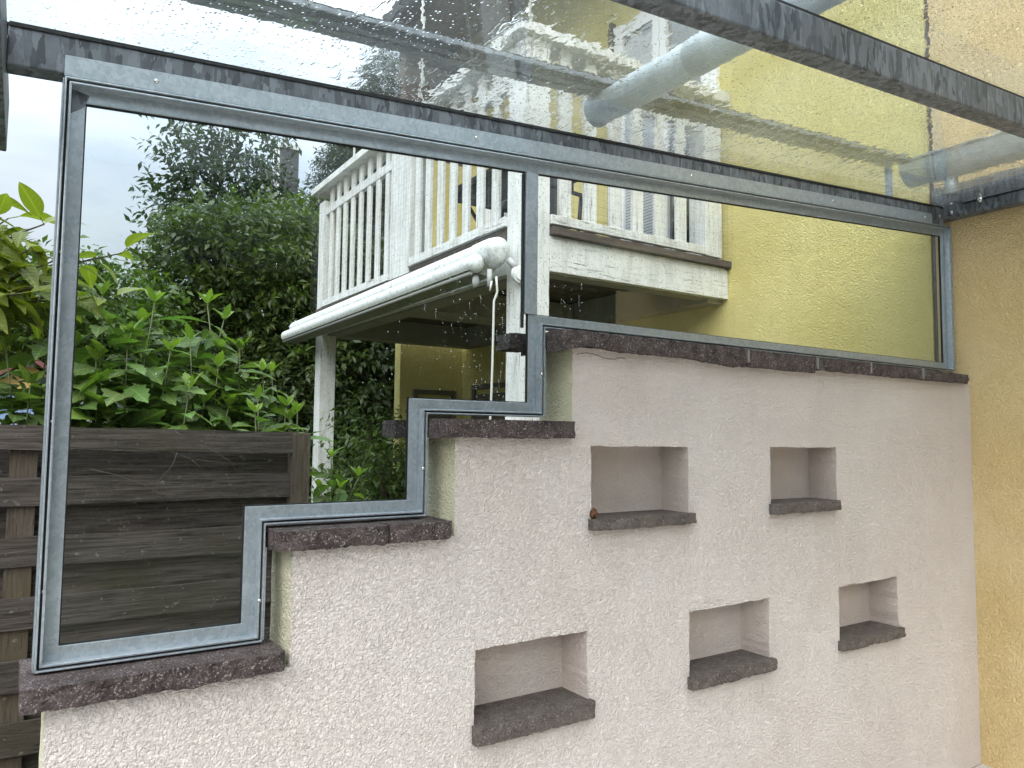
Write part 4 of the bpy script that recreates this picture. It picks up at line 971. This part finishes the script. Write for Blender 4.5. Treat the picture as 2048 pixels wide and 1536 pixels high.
stem_plant('leafy_shrub', 'leafy green shrub left of the frame post above the fence', 'shrub', (-.05, 3.75, -E), [(-.06, 3.75, .33), (.09, 3.8, .44), (.03, 3.7, .18), (-.2, 3.8, .2), (.12, 3.85, .25)], .205, LA, -.06, 'leafy shrubs growing behind the fence')
stem_plant('leafy_shrub', 'tall leafy shrub just right of the frame post with two upright shoots', 'shrub', (.42, 3.8, -E), [(.29, 3.85, .61), (.505, 3.85, .60), (.39, 3.75, .42), (.27, 3.75, .30), (.56, 3.7, .36), (.46, 3.9, .50)], .21, LA, -.06, 'leafy shrubs growing behind the fence')
stem_plant('leafy_shrub', 'broad leafy shrub in the middle of the fence top', 'shrub', (.70, 3.85, -E), [(.76, 3.95, .63), (.84, 3.95, .56), (.66, 3.8, .42), (.78, 3.75, .30), (.90, 3.85, .40)], .205, LA, -.06, 'leafy shrubs growing behind the fence')
stem_plant('leafy_shrub', 'lower leafy shrub at the right end of the fence top', 'shrub', (.98, 3.7, -E), [(.90, 3.85, .41), (1.0, 3.8, .30), (1.06, 3.85, .30), (1.15, 3.7, .10), (1.08, 3.65, .12), (.93, 3.6, .15)], .165, LA, -.06, 'leafy shrubs growing behind the fence')
stem_plant('young_plant', 'young light green plant growing at the foot of the white post', 'plant', (1.22, 3.55, -.75), [(1.265, 3.52, -.12), (1.40, 3.50, -.215), (1.20, 3.5, -.26), (1.30, 3.48, -.27)], .145, LA, -.55, gap=.042, bright=1.1)
# magnolia like branches on the left
mg = thing('magnolia_tree', (-.55, 3.9, -E), 'tree with large yellow green drooping leaves at the far left', 'tree')
trunk(mg, [(-.55, 3.9, -E), (-.52, 3.9, -.3), (-.45, 3.9, .35)], [.05, .042, .03])
ends = [(-.14, 3.72, 1.00), (.05, 3.75, .88), (-.22, 3.8, .78), (.10, 3.8, .74), (.37, 3.95, .84), (.33, 3.95, .62), (-.05, 3.7, .64), (.05, 3.85, .52), (-.3, 3.75, .57), (.20, 3.85, .58), (-.3, 3.7, 1.05), (-.12, 3.7, .42), (.0, 3.75, .76), (-.10, 3.65, .86), (-.02, 3.6, .55), (-.08, 3.9, .92), (.08, 3.7, .62), (-.16, 3.62, .68)]
for e in ends:
    e = Vector(e); b = Vector((-.45, 3.9, .25+.2*random.random())); c1 = b.lerp(e, .5)+Vector((0, 0, .10))
    pts = [b*(1-u)**2+c1*2*u*(1-u)+e*u*u for u in [i/7 for i in range(8)]]
    mb = MB(); mb.tube(pts, [.012-.0013*i for i in range(8)], 6); mb.build('branch', M_bark, mg)
    ang = random.uniform(0, 6)
    for k in range(13):
        u = 1-k*.045; p = b*(1-u)**2+c1*2*u*(1-u)+e*u*u; ang += 2.2
        dz = random.uniform(-.75, .05) if k > 1 else random.uniform(.2, .8)
        cc = random.uniform(.75, 1.25)
        put_leaf(LB, mg, p, (math.cos(ang), math.sin(ang)*.8, dz), random.uniform(.13, .20), (cc, cc, cc*.9), random.uniform(-.6, .6))

# unseen hedge added behind the viewer to darken the reflections in the panes
hd = thing('added_dark_hedge', (3, -9, -E), 'tall dark hedge added out of view to darken the glass reflections', 'hedge')
crown('added_hedge_leaves', [(.3+i*1.6, -9, z, 1.2, .6, 1.5) for i in range(10) for z in (-.4, 1.4, 2.9)], 5000, .16, .5, M_crown1, hd)
mb = MB(); mb.box(-.5, 16, -9.2, -8.9, -E, 3.6); mb.build('added_hedge_core', M_shed, hd)
